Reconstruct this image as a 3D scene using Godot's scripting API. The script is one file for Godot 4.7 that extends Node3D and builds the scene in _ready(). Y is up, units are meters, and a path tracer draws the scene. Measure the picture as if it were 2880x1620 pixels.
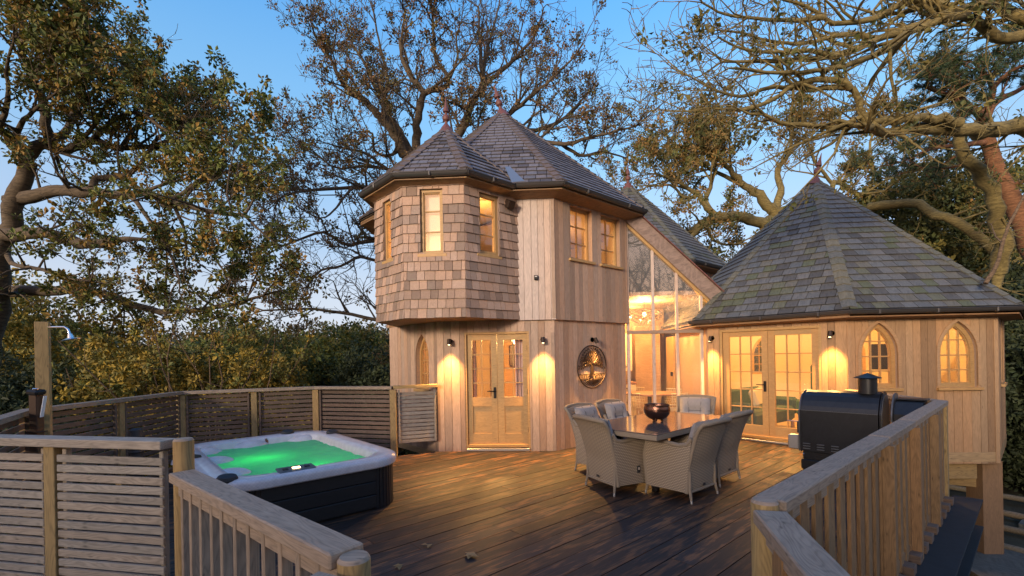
extends Node3D

var M := {}
var rng := RandomNumberGenerator.new()
const PB := Vector3(0.70710678, 0, -0.70710678)   # the board direction of the deck
const PC := Vector3(-0.70710678, 0, -0.70710678)

class MB:
	var v := PackedVector3Array()
	var n := PackedVector3Array()
	var ix := PackedInt32Array()
	func quad(a: Vector3, b: Vector3, c: Vector3, d: Vector3) -> void:   # counter-clockwise from outside
		var m := (b - a).cross(c - a)
		if m.length_squared() < 1e-14: m = (c - a).cross(d - a)
		m = m.normalized()
		var k := v.size()
		v.append_array(PackedVector3Array([a, b, c, d]))
		n.append_array(PackedVector3Array([m, m, m, m]))
		ix.append_array(PackedInt32Array([k, k + 2, k + 1, k, k + 3, k + 2]))
	func tri(a: Vector3, b: Vector3, c: Vector3) -> void:
		var m := (b - a).cross(c - a).normalized()
		var k := v.size()
		v.append_array(PackedVector3Array([a, b, c]))
		n.append_array(PackedVector3Array([m, m, m]))
		ix.append_array(PackedInt32Array([k, k + 2, k + 1]))
	func quad_o(a: Vector3, b: Vector3, c: Vector3, d: Vector3, o: Vector3) -> void:
		if (b - a).cross(d - a).dot(o) < 0: quad(a, d, c, b)
		else: quad(a, b, c, d)
	func box(t: Transform3D, s: Vector3, ch := 0.0) -> void:
		var h := s * 0.5
		var c := minf(ch, minf(h.x, minf(h.y, h.z)) * 0.6)
		var bx := t.basis
		if c <= 0.0:
			for ax in 3:
				for sg in [-1.0, 1.0]:
					var o := Vector3.ZERO; o[ax] = sg
					var p := Vector3.ZERO; p[(ax + 1) % 3] = 1
					var q := Vector3.ZERO; q[(ax + 2) % 3] = 1
					quad_o(t * ((o - p - q) * h), t * ((o + p - q) * h), t * ((o + p + q) * h), t * ((o - p + q) * h), bx * o)
			return
		var px := {}
		for ax in 3:
			for i in 8:
				var sv := Vector3(1 if i & 1 else -1, 1 if i & 2 else -1, 1 if i & 4 else -1)
				var q := Vector3(sv.x * (h.x - c), sv.y * (h.y - c), sv.z * (h.z - c))
				q[ax] = sv[ax] * h[ax]
				px[ax * 8 + i] = t * q
		for ax in 3:
			var b1: int = 1 << ((ax + 1) % 3)
			var b2: int = 1 << ((ax + 2) % 3)
			var b0: int = 1 << ax
			for sg in 2:
				var o := Vector3.ZERO; o[ax] = 1 if sg else -1
				var k: int = ax * 8 + (b0 if sg else 0)
				quad_o(px[k], px[k + b1], px[k + b1 + b2], px[k + b2], bx * o)
			# edges along axis ax
			for e in 4:
				var i0: int = (b1 if e & 1 else 0) + (b2 if e & 2 else 0)
				var o2 := Vector3.ZERO
				o2[(ax + 1) % 3] = 1 if e & 1 else -1
				o2[(ax + 2) % 3] = 1 if e & 2 else -1
				var a1: int = ((ax + 1) % 3) * 8
				var a2: int = ((ax + 2) % 3) * 8
				quad_o(px[a1 + i0], px[a1 + i0 + b0], px[a2 + i0 + b0], px[a2 + i0], bx * o2)
		for i in 8:
			var o3 := bx * Vector3(1 if i & 1 else -1, 1 if i & 2 else -1, 1 if i & 4 else -1)
			var a: Vector3 = px[i]
			var b: Vector3 = px[8 + i]
			var d: Vector3 = px[16 + i]
			if (b - a).cross(d - a).dot(o3) < 0: tri(a, d, b)
			else: tri(a, b, d)
	func tube(p: PackedVector3Array, r: PackedFloat32Array, sides := 6, cap := true) -> void:
		var f := Vector3.UP
		var k0 := v.size()
		var m := p.size()
		var prev := Vector3.ZERO
		for i in m:
			var d := (p[mini(i + 1, m - 1)] - p[maxi(i - 1, 0)]).normalized()
			if i == 0:
				f = d.cross(Vector3(0.31, 0.2, 0.93)).normalized()
				if f.length_squared() < 0.1: f = d.cross(Vector3.RIGHT).normalized()
			else:
				f = (f - d * f.dot(d)).normalized()
			var g := d.cross(f)
			for s in sides:
				var a := TAU * s / sides
				var nn := f * cos(a) + g * sin(a)
				v.append(p[i] + nn * r[i]); n.append(nn)
			prev = d
		for i in m - 1:
			for s in sides:
				var a := k0 + i * sides + s
				var b := k0 + i * sides + (s + 1) % sides
				ix.append_array(PackedInt32Array([a, a + sides, b, b, a + sides, b + sides]))
		if cap:
			for e in 2:
				var k := v.size()
				var i := 0 if e == 0 else m - 1
				var dn := (p[0] - p[1]).normalized() if e == 0 else (p[m - 1] - p[m - 2]).normalized()
				for s in sides:
					v.append(v[k0 + i * sides + s]); n.append(dn)
				for s in range(1, sides - 1):
					if e == 0: ix.append_array(PackedInt32Array([k, k + s, k + s + 1]))
					else: ix.append_array(PackedInt32Array([k, k + s + 1, k + s]))
	func lathe(pr: Array, segs: int, t := Transform3D.IDENTITY) -> void:   # pr: Vector2(r, y) from bottom to top
		for i in pr.size() - 1:
			var a: Vector2 = pr[i]
			var b: Vector2 = pr[i + 1]
			var nn := Vector2(b.y - a.y, a.x - b.x)
			if nn.length() < 1e-7: continue
			nn = nn.normalized()
			var k := v.size()
			for s in segs + 1:
				var g := TAU * s / segs
				var cs := Vector3(cos(g), 0, sin(g))
				v.append(t * (cs * a.x + Vector3(0, a.y, 0)))
				v.append(t * (cs * b.x + Vector3(0, b.y, 0)))
				var m := (t.basis * (cs * nn.x + Vector3(0, nn.y, 0))).normalized()
				n.append(m); n.append(m)
			for s in segs:
				var q := k + s * 2
				ix.append_array(PackedInt32Array([q, q + 2, q + 1, q + 1, q + 2, q + 3]))
	func prism(poly: PackedVector2Array, z0: float, z1: float, t := Transform3D.IDENTITY) -> void:
		var ar := 0.0
		var c := poly.size()
		for i in c:
			ar += poly[i].cross(poly[(i + 1) % c])
		var p := poly
		if ar < 0:
			p = poly.duplicate(); p.reverse()
		var tr := Geometry2D.triangulate_polygon(p)
		for i in range(0, tr.size(), 3):
			var a := p[tr[i]]
			var b := p[tr[i + 1]]
			var d := p[tr[i + 2]]
			if (b - a).cross(d - a) < 0:
				var w := b; b = d; d = w
			tri(t * Vector3(a.x, a.y, z1), t * Vector3(b.x, b.y, z1), t * Vector3(d.x, d.y, z1))
			tri(t * Vector3(a.x, a.y, z0), t * Vector3(d.x, d.y, z0), t * Vector3(b.x, b.y, z0))
		for i in c:
			var a := p[i]
			var b := p[(i + 1) % c]
			quad(t * Vector3(a.x, a.y, z0), t * Vector3(b.x, b.y, z0), t * Vector3(b.x, b.y, z1), t * Vector3(a.x, a.y, z1))
	func grid(rows: Array, wrap := false, flip := false) -> void:   # smooth sheet of rows of points
		var h := rows.size()
		var w: int = rows[0].size()
		var k := v.size()
		for i in h:
			for j in w:
				var r: PackedVector3Array = rows[i]
				var l: Vector3 = r[(j + w - 1) % w] if wrap else r[maxi(j - 1, 0)]
				var q: Vector3 = r[(j + 1) % w] if wrap else r[mini(j + 1, w - 1)]
				var u: Vector3 = rows[mini(i + 1, h - 1)][j] - rows[maxi(i - 1, 0)][j]
				var m := (q - l).cross(u).normalized()
				v.append(r[j]); n.append(-m if flip else m)
		for i in h - 1:
			for j in (w if wrap else w - 1):
				var a := k + i * w + j
				var b := k + i * w + (j + 1) % w
				if flip: ix.append_array(PackedInt32Array([a, b, a + w, b, b + w, a + w]))
				else: ix.append_array(PackedInt32Array([a, a + w, b, b, a + w, b + w]))
	func done() -> ArrayMesh:
		var a := []
		a.resize(Mesh.ARRAY_MAX)
		a[Mesh.ARRAY_VERTEX] = v
		a[Mesh.ARRAY_NORMAL] = n
		a[Mesh.ARRAY_INDEX] = ix
		var m := ArrayMesh.new()
		m.add_surface_from_arrays(Mesh.PRIMITIVE_TRIANGLES, a)
		return m

# ---------- naming and tagging
func thing(called: String, label: String, category: String, at := Vector3.ZERO, turn := 0.0, group := "") -> Node3D:
	var o := Node3D.new()
	o.name = called
	add_child(o, true)
	o.position = at
	o.rotation.y = turn
	tag(o, label, category, group)
	return o

func tag(o: Node, label: String, category: String, group := "") -> void:
	o.set_meta("label", label)
	o.set_meta("category", category)
	if group != "": o.set_meta("group", group)

func part(parent: Node, called: String, mesh: Mesh, mat: Material, t := Transform3D.IDENTITY) -> MeshInstance3D:
	var o := MeshInstance3D.new()
	o.mesh = mesh
	o.material_override = mat
	o.transform = t
	o.name = called
	parent.add_child(o, true)
	return o

func struct(called: String, mesh: Mesh, mat: Material, t := Transform3D.IDENTITY) -> MeshInstance3D:
	var o := part(self, called, mesh, mat, t)
	o.set_meta("kind", "structure")
	return o

func pick(a: Variant) -> Variant:
	if a is Array: return a[rng.randi() % a.size()]
	return a

var box_cache := {}
func box_mesh(s: Vector3, ch := 0.0) -> ArrayMesh:
	var key := "%.4f %.4f %.4f %.4f" % [s.x, s.y, s.z, ch]
	if not box_cache.has(key):
		var b := MB.new()
		b.box(Transform3D.IDENTITY, s, ch)
		box_cache[key] = b.done()
	return box_cache[key]

func along(a: Vector3, b: Vector3, up := Vector3.UP) -> Transform3D:   # x axis from a to b, y near up, origin halfway
	var x := (b - a).normalized()
	var z := x.cross(up)
	if z.length() < 1e-4: z = x.cross(Vector3.FORWARD)
	z = z.normalized()
	return Transform3D(Basis(x, z.cross(x), z), (a + b) * 0.5)

func beam(parent: Node, called: String, a: Vector3, b: Vector3, w: float, h: float, mat: Variant, up := Vector3.UP, ch := 0.003) -> MeshInstance3D:
	return part(parent, called, box_mesh(Vector3(a.distance_to(b), h, w), ch), pick(mat), along(a, b, up))

func facet(p0: Vector3, p1: Vector3) -> Transform3D:   # u to the right seen from outside, v up, w outwards
	var u := (p1 - p0).normalized()
	return Transform3D(Basis(u, Vector3.UP, u.cross(Vector3.UP)), p0)

func vgrain(f: Transform3D) -> Transform3D:   # x up along the grain, y = -u, z = w
	return Transform3D(Basis(f.basis.y, -f.basis.x, f.basis.z), f.origin)

func vp(p: PackedVector2Array) -> PackedVector2Array:
	var q := PackedVector2Array()
	for a in p: q.append(Vector2(a.y, -a.x))
	return q

func rect(u0: float, v0: float, u1: float, v1: float) -> PackedVector2Array:
	return PackedVector2Array([Vector2(u0, v0), Vector2(u1, v0), Vector2(u1, v1), Vector2(u0, v1)])

func area(p: PackedVector2Array) -> float:
	var s := 0.0
	for i in p.size(): s += p[i].cross(p[(i + 1) % p.size()])
	return absf(s) * 0.5

func clip_all(p: PackedVector2Array, openings: Array) -> Array:
	var a := [p]
	for o in openings:
		var b := []
		for q in a: b.append_array(Geometry2D.clip_polygons(q, o))
		a = b
	return a.filter(func(q): return area(q) > 1e-4)

func arch(cx: float, sill: float, w: float, apex: float) -> PackedVector2Array:   # pointed arch opening
	var p := PackedVector2Array([Vector2(cx - w / 2, sill), Vector2(cx + w / 2, sill)])
	var rise := w * 0.88
	var sp := apex - rise
	for s in [1, -1]:
		for i in 7:
			var t := i / 6.0 if s > 0 else 1.0 - i / 6.0
			var a := t * deg_to_rad(60.0)
			var x := (cos(a) - 0.5) * w
			var y := sin(a) / sin(deg_to_rad(60.0)) * rise
			if s < 0 and i == 0: continue
			p.append(Vector2(cx + s * x, sp + y))
	return p

# ---------- materials
func lin(r: float, g: float, b: float) -> Color:
	return Color(r, g, b).linear_to_srgb()

func mat(called: String, c: Color, rough := 0.7, metal := 0.0) -> StandardMaterial3D:
	var m := StandardMaterial3D.new()
	m.resource_name = called
	m.albedo_color = c
	m.roughness = rough
	m.metallic = metal
	return m

func textured(called: String, c: Color, tex: Texture2D, sc: Vector3, rough := 0.7, bump := 0.0, world := false, height: Texture2D = null) -> StandardMaterial3D:
	var m := mat(called, c, rough)
	m.albedo_texture = tex
	m.uv1_triplanar = true
	m.uv1_world_triplanar = world
	m.uv1_scale = sc
	m.uv1_triplanar_sharpness = 8.0
	if bump > 0:
		m.heightmap_enabled = true
		m.heightmap_texture = height if height else tex
		m.heightmap_scale = bump
	return m

func variants(called: String, cols: Array, tex: Texture2D, sc: Vector3, rough: float, bump: float) -> Array:
	var out := []
	for i in cols.size():
		var c: Array = cols[i]
		var m := textured(called, lin(c[0], c[1], c[2]), tex, sc, rough, bump)
		m.uv1_offset = Vector3(i * 0.37, i * 0.61, i * 0.23)
		out.append(m)
	return out

func tinted(base: Array, spread: float, count: int, sd: int) -> Array:
	var r := RandomNumberGenerator.new()
	r.seed = sd
	var out := []
	for i in count:
		var k := 1.0 + r.randf_range(-spread, spread)
		var w := r.randf_range(-0.06, 0.06)
		out.append([base[0] * k * (1 + w), base[1] * k, base[2] * k * (1 - w)])
	return out

func picture(w: int, h: int, f: Callable) -> ImageTexture:
	var d := PackedByteArray()
	d.resize(w * h * 3)
	for y in h:
		for x in w:
			var c: Color = f.call(x / float(w), y / float(h))
			var k := (y * w + x) * 3
			d[k] = clampi(int(c.r * 255.0 + 0.5), 0, 255)
			d[k + 1] = clampi(int(c.g * 255.0 + 0.5), 0, 255)
			d[k + 2] = clampi(int(c.b * 255.0 + 0.5), 0, 255)
	return ImageTexture.create_from_image(Image.create_from_data(w, h, false, Image.FORMAT_RGB8, d))

func noise(sd: int, fr: float, oct := 3) -> FastNoiseLite:
	var f := FastNoiseLite.new()
	f.seed = sd
	f.frequency = fr
	f.noise_type = FastNoiseLite.TYPE_SIMPLEX_SMOOTH
	f.fractal_octaves = oct
	return f

func grey(x: float) -> Color:
	return Color(x, x, x).linear_to_srgb()

func wood_picture(sd: int, ring: float, fine: float, knots: int, contrast := 1.0) -> ImageTexture:
	var n1 := noise(sd, 1.0, 2)
	var n2 := noise(sd + 7, 1.0, 3)
	var r := RandomNumberGenerator.new()
	r.seed = sd
	var ks := []
	for i in knots: ks.append(Vector3(r.randf(), r.randf(), r.randf_range(0.012, 0.03)))
	return picture(512, 512, func(u, v):
		var a: float = u * TAU
		var cx := cos(a)
		var cy := sin(a)
		var vv: float = v
		var dark := 0.0
		for k in ks:
			var du: float = absf(u - k.x); du = minf(du, 1.0 - du) * 2.2
			var dv: float = v - k.y
			var q: float = sqrt(du * du + dv * dv) / k.z
			if q < 4.0:
				vv += signf(dv) * k.z * 0.9 * exp(-q * q * 0.25)
				dark = maxf(dark, clampf(1.25 - q, 0.0, 1.0))
		var low := n1.get_noise_3d(cx * 0.55, cy * 0.55, vv * 3.0)
		var g: float = 0.5 + 0.5 * sin((vv * ring + low * 3.2) * TAU)
		g = pow(g, 2.0)
		var st := n2.get_noise_3d(cx * 1.2, cy * 1.2, vv * 95.0)
		var bl := n2.get_noise_3d(cx * 1.6 + 9.0, cy * 1.6, vv * 5.0)
		var t: float = 0.78 + 0.20 * st * fine - 0.24 * g + 0.22 * bl
		t = 0.76 + (t - 0.76) * contrast
		t *= 1.0 - 0.55 * dark * sqrt(contrast)
		return grey(clampf(t, 0.08, 1.0)))

func make_materials() -> void:
	var wood := wood_picture(11, 9.0, 1.2, 5, 0.7)
	var wood2 := wood_picture(23, 13.0, 1.0, 9, 0.75)
	var soft := wood_picture(37, 7.0, 1.1, 4, 0.42)
	var cl1 := noise(5, 1.0, 5)
	var cl2 := noise(61, 1.0, 4)
	# stone and slate: soft clouds with fine speckle
	var cloud := picture(512, 512, func(u, v):
		var a: float = u * TAU
		var b: float = v * TAU
		var p := Vector3(cos(a) * 1.4 + cos(b) * 0.9, sin(a) * 1.4 + sin(b) * 0.9, cos(a + b) * 0.8)
		var t: float = 0.72 + 0.30 * cl1.get_noise_3dv(p * 1.3) + 0.22 * cl2.get_noise_3dv(p * 11.0)
		return grey(clampf(t, 0.1, 1.0)))
	# deck: black stain worn through to brown in streaks along the boards
	var d1 := noise(71, 1.0, 4)
	var deckt := picture(1024, 512, func(u, v):
		var a: float = u * TAU
		var cx := cos(a)
		var cy := sin(a)
		var streak := d1.get_noise_3d(cx * 0.62, cy * 0.62, v * 13.0)
		var fine := d1.get_noise_3d(cx * 1.5 + 5.0, cy * 1.5, v * 52.0)
		var blot := d1.get_noise_3d(cx * 1.0 - 8.0, cy * 1.0, v * 5.0)
		var worn := smoothstep(-0.12, 0.46, streak * 0.7 + blot * 0.5 + fine * 0.40)
		var g := 0.85 + 0.4 * fine
		var c := Color(0.026, 0.021, 0.020).lerp(Color(0.165, 0.082, 0.036), worn)
		return Color(c.r * g, c.g * g, c.b * g).linear_to_srgb())
	# roof slate weathering
	var bark := picture(256, 256, func(u, v):
		var a: float = v * TAU
		var t := 0.62 + 0.5 * cl1.get_noise_3d(cos(a) * 2.6, sin(a) * 2.6, u * 3.0) + 0.25 * cl2.get_noise_3d(cos(a) * 7.0, sin(a) * 7.0, u * 14.0)
		return grey(clampf(t, 0.1, 1.0)))
	var weave := picture(256, 256, func(u, v):
		var row: float = v * 8.0
		var col: float = u * 5.0 + (0.5 if int(row) % 2 else 0.0)
		var h := absf(sin(row * PI)) * (0.62 + 0.38 * absf(sin(col * PI)))
		return grey(clampf(0.18 + 0.82 * h, 0.0, 1.0)))
	var cloth := picture(256, 256, func(u, v):
		var t := 0.86 + 0.08 * sin(u * TAU * 60.0) * sin(v * TAU * 60.0) + 0.12 * cl1.get_noise_2d(cos(u * TAU) * 3.0 + sin(v * TAU), sin(u * TAU) * 3.0 + cos(v * TAU) * 2.0)
		return grey(clampf(t, 0.0, 1.0)))
	M.cloud = cloud
	M.cedar = variants("cedar_boards", tinted([0.52, 0.36, 0.255], 0.24, 9, 3), soft, Vector3(0.45, 3.0, 3.0), 0.72, 0.06)
	M.cedar_warm = variants("cedar_boards_warm", tinted([0.47, 0.29, 0.15], 0.26, 9, 6), soft, Vector3(0.45, 3.0, 3.0), 0.72, 0.06)
	M.cedar_pale = variants("cedar_boards_pale", tinted([0.64, 0.51, 0.43], 0.12, 6, 4), soft, Vector3(0.4, 3.0, 3.0), 0.72, 0.06)
	M.shingle = variants("cedar_shingles", tinted([0.45, 0.315, 0.235], 0.34, 11, 8), soft, Vector3(3.0, 0.8, 3.0), 0.8, 0.15)
	for m in M.shingle:   # grain of a shingle runs up and down
		m.uv1_scale = Vector3(2.6, 2.6, 2.6)
	M.oak = variants("oak_joinery", tinted([0.56, 0.33, 0.125], 0.10, 4, 9), soft, Vector3(0.6, 3.2, 3.2), 0.55, 0.06)
	M.rail = variants("weathered_handrail", tinted([0.40, 0.30, 0.215], 0.08, 4, 12), wood, Vector3(0.7, 4.0, 4.0), 0.8, 0.2)
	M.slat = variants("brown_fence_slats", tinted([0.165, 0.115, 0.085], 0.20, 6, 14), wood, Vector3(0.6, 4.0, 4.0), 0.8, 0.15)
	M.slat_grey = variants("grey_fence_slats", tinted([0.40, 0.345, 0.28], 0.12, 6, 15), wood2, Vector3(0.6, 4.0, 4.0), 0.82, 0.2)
	M.baluster = variants("stained_balusters", tinted([0.31, 0.185, 0.085], 0.26, 7, 16), wood2, Vector3(0.7, 4.0, 4.0), 0.75, 0.2)
	M.post = variants("treated_posts", tinted([0.44, 0.30, 0.125], 0.12, 4, 17), wood2, Vector3(0.55, 3.0, 3.0), 0.75, 0.25)
	M.deck = []
	for i in 6:
		var k: float = [1.0, 0.62, 1.5, 0.85, 0.5, 1.25][i]
		var m := textured("deck_boards", Color(1, 1, 1), deckt, Vector3(0.42, 0.9, 0.9), 0.48, 0.15)
		m.albedo_color = lin(0.85 * k, 0.75 * k, 0.68 * k)
		m.uv1_offset = Vector3(i * 0.173, i * 0.31, 0)
		m.roughness = 0.60 + 0.02 * i
		M.deck.append(m)
	M.slate = variants("slate_tiles", tinted([0.165, 0.155, 0.165], 0.40, 11, 21), cloud, Vector3(2, 2, 2), 0.62, 0.2)
	var wing := tinted([0.14, 0.143, 0.14], 0.36, 9, 22)
	wing.append_array([[0.13, 0.145, 0.085], [0.15, 0.155, 0.105], [0.165, 0.160, 0.130]])
	M.slate_wing = variants("mossy_slate_tiles", wing, cloud, Vector3(2, 2, 2), 0.68, 0.2)
	M.hip = variants("hip_tiles", tinted([0.165, 0.135, 0.125], 0.16, 4, 24), cloud, Vector3(2, 2, 2), 0.7, 0.2)
	M.hip_wing = variants("mossy_hip_tiles", [[0.16, 0.16, 0.12], [0.19, 0.18, 0.13], [0.15, 0.155, 0.14]], cloud, Vector3(2, 2, 2), 0.7, 0.2)
	M.gutter = mat("gutter_metal", lin(0.075, 0.07, 0.068), 0.38, 0.35)
	M.gutter_lip = mat("gutter_lip", lin(0.30, 0.30, 0.31), 0.35, 0.5)
	M.lead = mat("lead_flashing", lin(0.20, 0.25, 0.31), 0.4, 0.5)
	M.copper = textured("red_lead_caps", lin(0.20, 0.08, 0.065), cloud, Vector3(3, 3, 3), 0.55)
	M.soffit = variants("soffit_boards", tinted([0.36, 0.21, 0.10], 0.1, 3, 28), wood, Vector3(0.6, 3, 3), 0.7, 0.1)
	M.zinc = textured("zinc_verge", lin(0.40, 0.30, 0.25), cloud, Vector3(1.2, 1.2, 1.2), 0.36)
	M.zinc.metallic = 0.35
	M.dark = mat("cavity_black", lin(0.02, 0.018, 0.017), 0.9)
	M.inner = mat("cream_plaster", lin(0.58, 0.49, 0.32), 0.9)
	M.inner_warm = mat("warm_plaster", lin(0.46, 0.35, 0.22), 0.9)
	M.floorboard = textured("pale_floor_boards", lin(0.55, 0.38, 0.20), wood, Vector3(0.4, 3, 3), 0.4)
	M.glass = mat("window_glass", Color(1, 1, 1, 0.02), 0.02)
	M.glass.transparency = BaseMaterial3D.TRANSPARENCY_ALPHA
	M.blind = mat("pale_window_blind", lin(0.80, 0.72, 0.60), 0.9)
	M.blind.backlight_enabled = true
	M.blind.backlight = Color(0.95, 0.95, 0.95)
	M.iron = mat("black_iron", lin(0.022, 0.02, 0.02), 0.45, 0.6)
	M.bronze = mat("dark_bronze", lin(0.06, 0.04, 0.03), 0.4, 0.6)
	M.bulb = mat("lamp_glow", lin(1, 0.8, 0.45), 0.5)
	M.bulb.emission_enabled = true
	M.bulb.emission = lin(1.0, 0.72, 0.34)
	M.bulb.emission_energy_multiplier = 7.0
	M.steel = textured("black_steel_beam", lin(0.012, 0.017, 0.024), cloud, Vector3(1, 1, 1), 0.75)
	M.enamel = textured("black_enamel", lin(0.014, 0.016, 0.020), cloud, Vector3(1.5, 1.5, 1.5), 0.36)
	M.grey_enamel = mat("grey_enamel", lin(0.10, 0.105, 0.11), 0.35, 0.4)
	M.chrome = mat("chrome", lin(0.72, 0.73, 0.75), 0.12, 1.0)
	M.bucket = mat("galvanised_tin", lin(0.42, 0.42, 0.42), 0.4, 0.7)
	M.hammered = textured("hammered_bronze", lin(0.22, 0.115, 0.085), cloud, Vector3(9, 9, 9), 0.2, 0.25)
	M.hammered.metallic = 0.95
	M.wicker = textured("grey_brown_wicker", lin(0.40, 0.32, 0.23), weave, Vector3(7, 7, 7), 0.8, 0.6)
	M.wicker_rim = textured("wicker_braid", lin(0.36, 0.29, 0.21), weave, Vector3(16, 16, 16), 0.75, 0.3)
	M.cushion = textured("grey_cushion_cloth", lin(0.33, 0.305, 0.29), cloth, Vector3(2.5, 2.5, 2.5), 0.95)
	M.seam = mat("cushion_piping", lin(0.10, 0.10, 0.115), 0.95)
	M.table_top = textured("dark_glass_table_top", lin(0.16, 0.13, 0.11), cloud, Vector3(1, 1, 1), 0.10)
	M.alloy = mat("painted_alloy", lin(0.42, 0.37, 0.32), 0.4, 0.3)
	M.shell = textured("marbled_acrylic", lin(0.62, 0.60, 0.62), cloth, Vector3(0.5, 0.5, 0.5), 0.14)
	M.cabinet = variants("black_tub_cabinet", [[0.013, 0.012, 0.013], [0.017, 0.015, 0.015]], wood, Vector3(0.6, 4, 4), 0.5, 0.1)
	M.water = mat("foamy_green_water", Color(0.42, 0.74, 0.60, 0.84), 0.45)
	M.water.transparency = BaseMaterial3D.TRANSPARENCY_ALPHA
	M.water.backlight_enabled = true
	M.water.backlight = Color(0.5, 0.9, 0.6)
	M.rubber = mat("black_rubber", lin(0.02, 0.02, 0.022), 0.6)
	M.paper = mat("white_label", lin(0.7, 0.72, 0.75), 0.5)
	M.stone = variants("garden_slabs", tinted([0.17, 0.18, 0.16], 0.25, 5, 31), cloud, Vector3(1.1, 1.1, 1.1), 0.85, 1.0)
	M.log = variants("peeled_logs", tinted([0.34, 0.27, 0.17], 0.15, 4, 33), wood, Vector3(0.5, 3, 3), 0.85, 0.3)
	M.ground = textured("leaf_covered_earth", lin(0.075, 0.072, 0.040), cloud, Vector3(0.35, 0.35, 0.35), 0.95, 3.0, true)
	M.bark = textured("oak_bark", lin(0.145, 0.11, 0.07), bark, Vector3(1.6, 1.6, 1.6), 0.95, 1.2)
	M.bark_moss = textured("mossy_bark", lin(0.30, 0.235, 0.085), bark, Vector3(1.6, 1.6, 1.6), 0.95, 1.0)
	M.bark_pine = textured("pine_bark", lin(0.30, 0.14, 0.065), bark, Vector3(1.6, 1.6, 1.6), 0.95, 1.2)
	M.twig = textured("pale_stems", lin(0.22, 0.15, 0.09), bark, Vector3(2, 2, 2), 0.95)
	M.leaf = mat("leaves", Color(1, 1, 1), 0.7)
	M.leaf.vertex_color_use_as_albedo = true
	M.leaf.backlight_enabled = true
	M.leaf.backlight = Color(0.55, 0.55, 0.4)
	M.velvet = mat("green_velvet", lin(0.035, 0.075, 0.045), 0.85)
	M.velvet2 = mat("bright_green_velvet", lin(0.07, 0.16, 0.06), 0.8)
	M.curtain = mat("rose_curtain", lin(0.55, 0.40, 0.36), 0.9)
	M.wire = mat("cream_wire", lin(0.62, 0.55, 0.40), 0.4, 0.2)
	M.white = mat("white_cupboards", lin(0.75, 0.70, 0.58), 0.4)
	M.rose_wood = textured("rosy_wood", lin(0.50, 0.27, 0.17), wood, Vector3(0.6, 3, 3), 0.5)
	M.brown_leaf = mat("fallen_leaf", lin(0.30, 0.19, 0.08), 0.9)

# ---------- sky: dusk ahead, sunset glow behind the viewer
func sky_at(el: float, az: float) -> Color:   # degrees; az 0 = straight ahead (-z)
	var e := maxf(el, 0.0)
	var stops := [[0.0, 0.80, 0.83, 0.90], [6.0, 0.70, 0.79, 0.92], [14.0, 0.46, 0.67, 0.95], [24.0, 0.28, 0.60, 0.98], [38.0, 0.135, 0.44, 0.93], [60.0, 0.10, 0.31, 0.78], [90.0, 0.085, 0.25, 0.64]]
	var warm := [[0.0, 1.75, 0.95, 0.50], [6.0, 1.60, 0.98, 0.62], [14.0, 1.18, 0.86, 0.74], [24.0, 0.78, 0.70, 0.84], [38.0, 0.42, 0.52, 0.88], [60.0, 0.15, 0.34, 0.78], [90.0, 0.085, 0.25, 0.64]]
	var pickc := func(t):
		for i in t.size() - 1:
			if e <= t[i + 1][0]:
				var k: float = (e - t[i][0]) / (t[i + 1][0] - t[i][0])
				k = k * k * (3.0 - 2.0 * k) * 0.5 + k * 0.5
				return Color(t[i][1], t[i][2], t[i][3]).lerp(Color(t[i + 1][1], t[i + 1][2], t[i + 1][3]), k)
		return Color(t[-1][1], t[-1][2], t[-1][3])
	var c: Color = pickc.call(stops)
	var w: Color = pickc.call(warm)
	var d := absf(wrapf(az - (-158.0), -180.0, 180.0))
	var q := (az - 18.0) / 34.0
	c = c * (0.88 + 0.24 * exp(-q * q))
	return c.lerp(w, smoothstep(118.0, 25.0, d))

func make_sky() -> ImageTexture:
	var im := Image.create_empty(512, 256, false, Image.FORMAT_RGBF)
	for y in 256:
		var el := 90.0 - (y + 0.5) / 256.0 * 180.0
		for x in 512:
			var az := wrapf((x + 0.5) / 512.0 * 360.0, -180.0, 180.0)   # column 0 is straight ahead
			var c := sky_at(el, az)
			if el < 0.0: c = Color(0.20, 0.17, 0.12)
			im.set_pixel(x, y, c)
	return ImageTexture.create_from_image(im)

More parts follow.
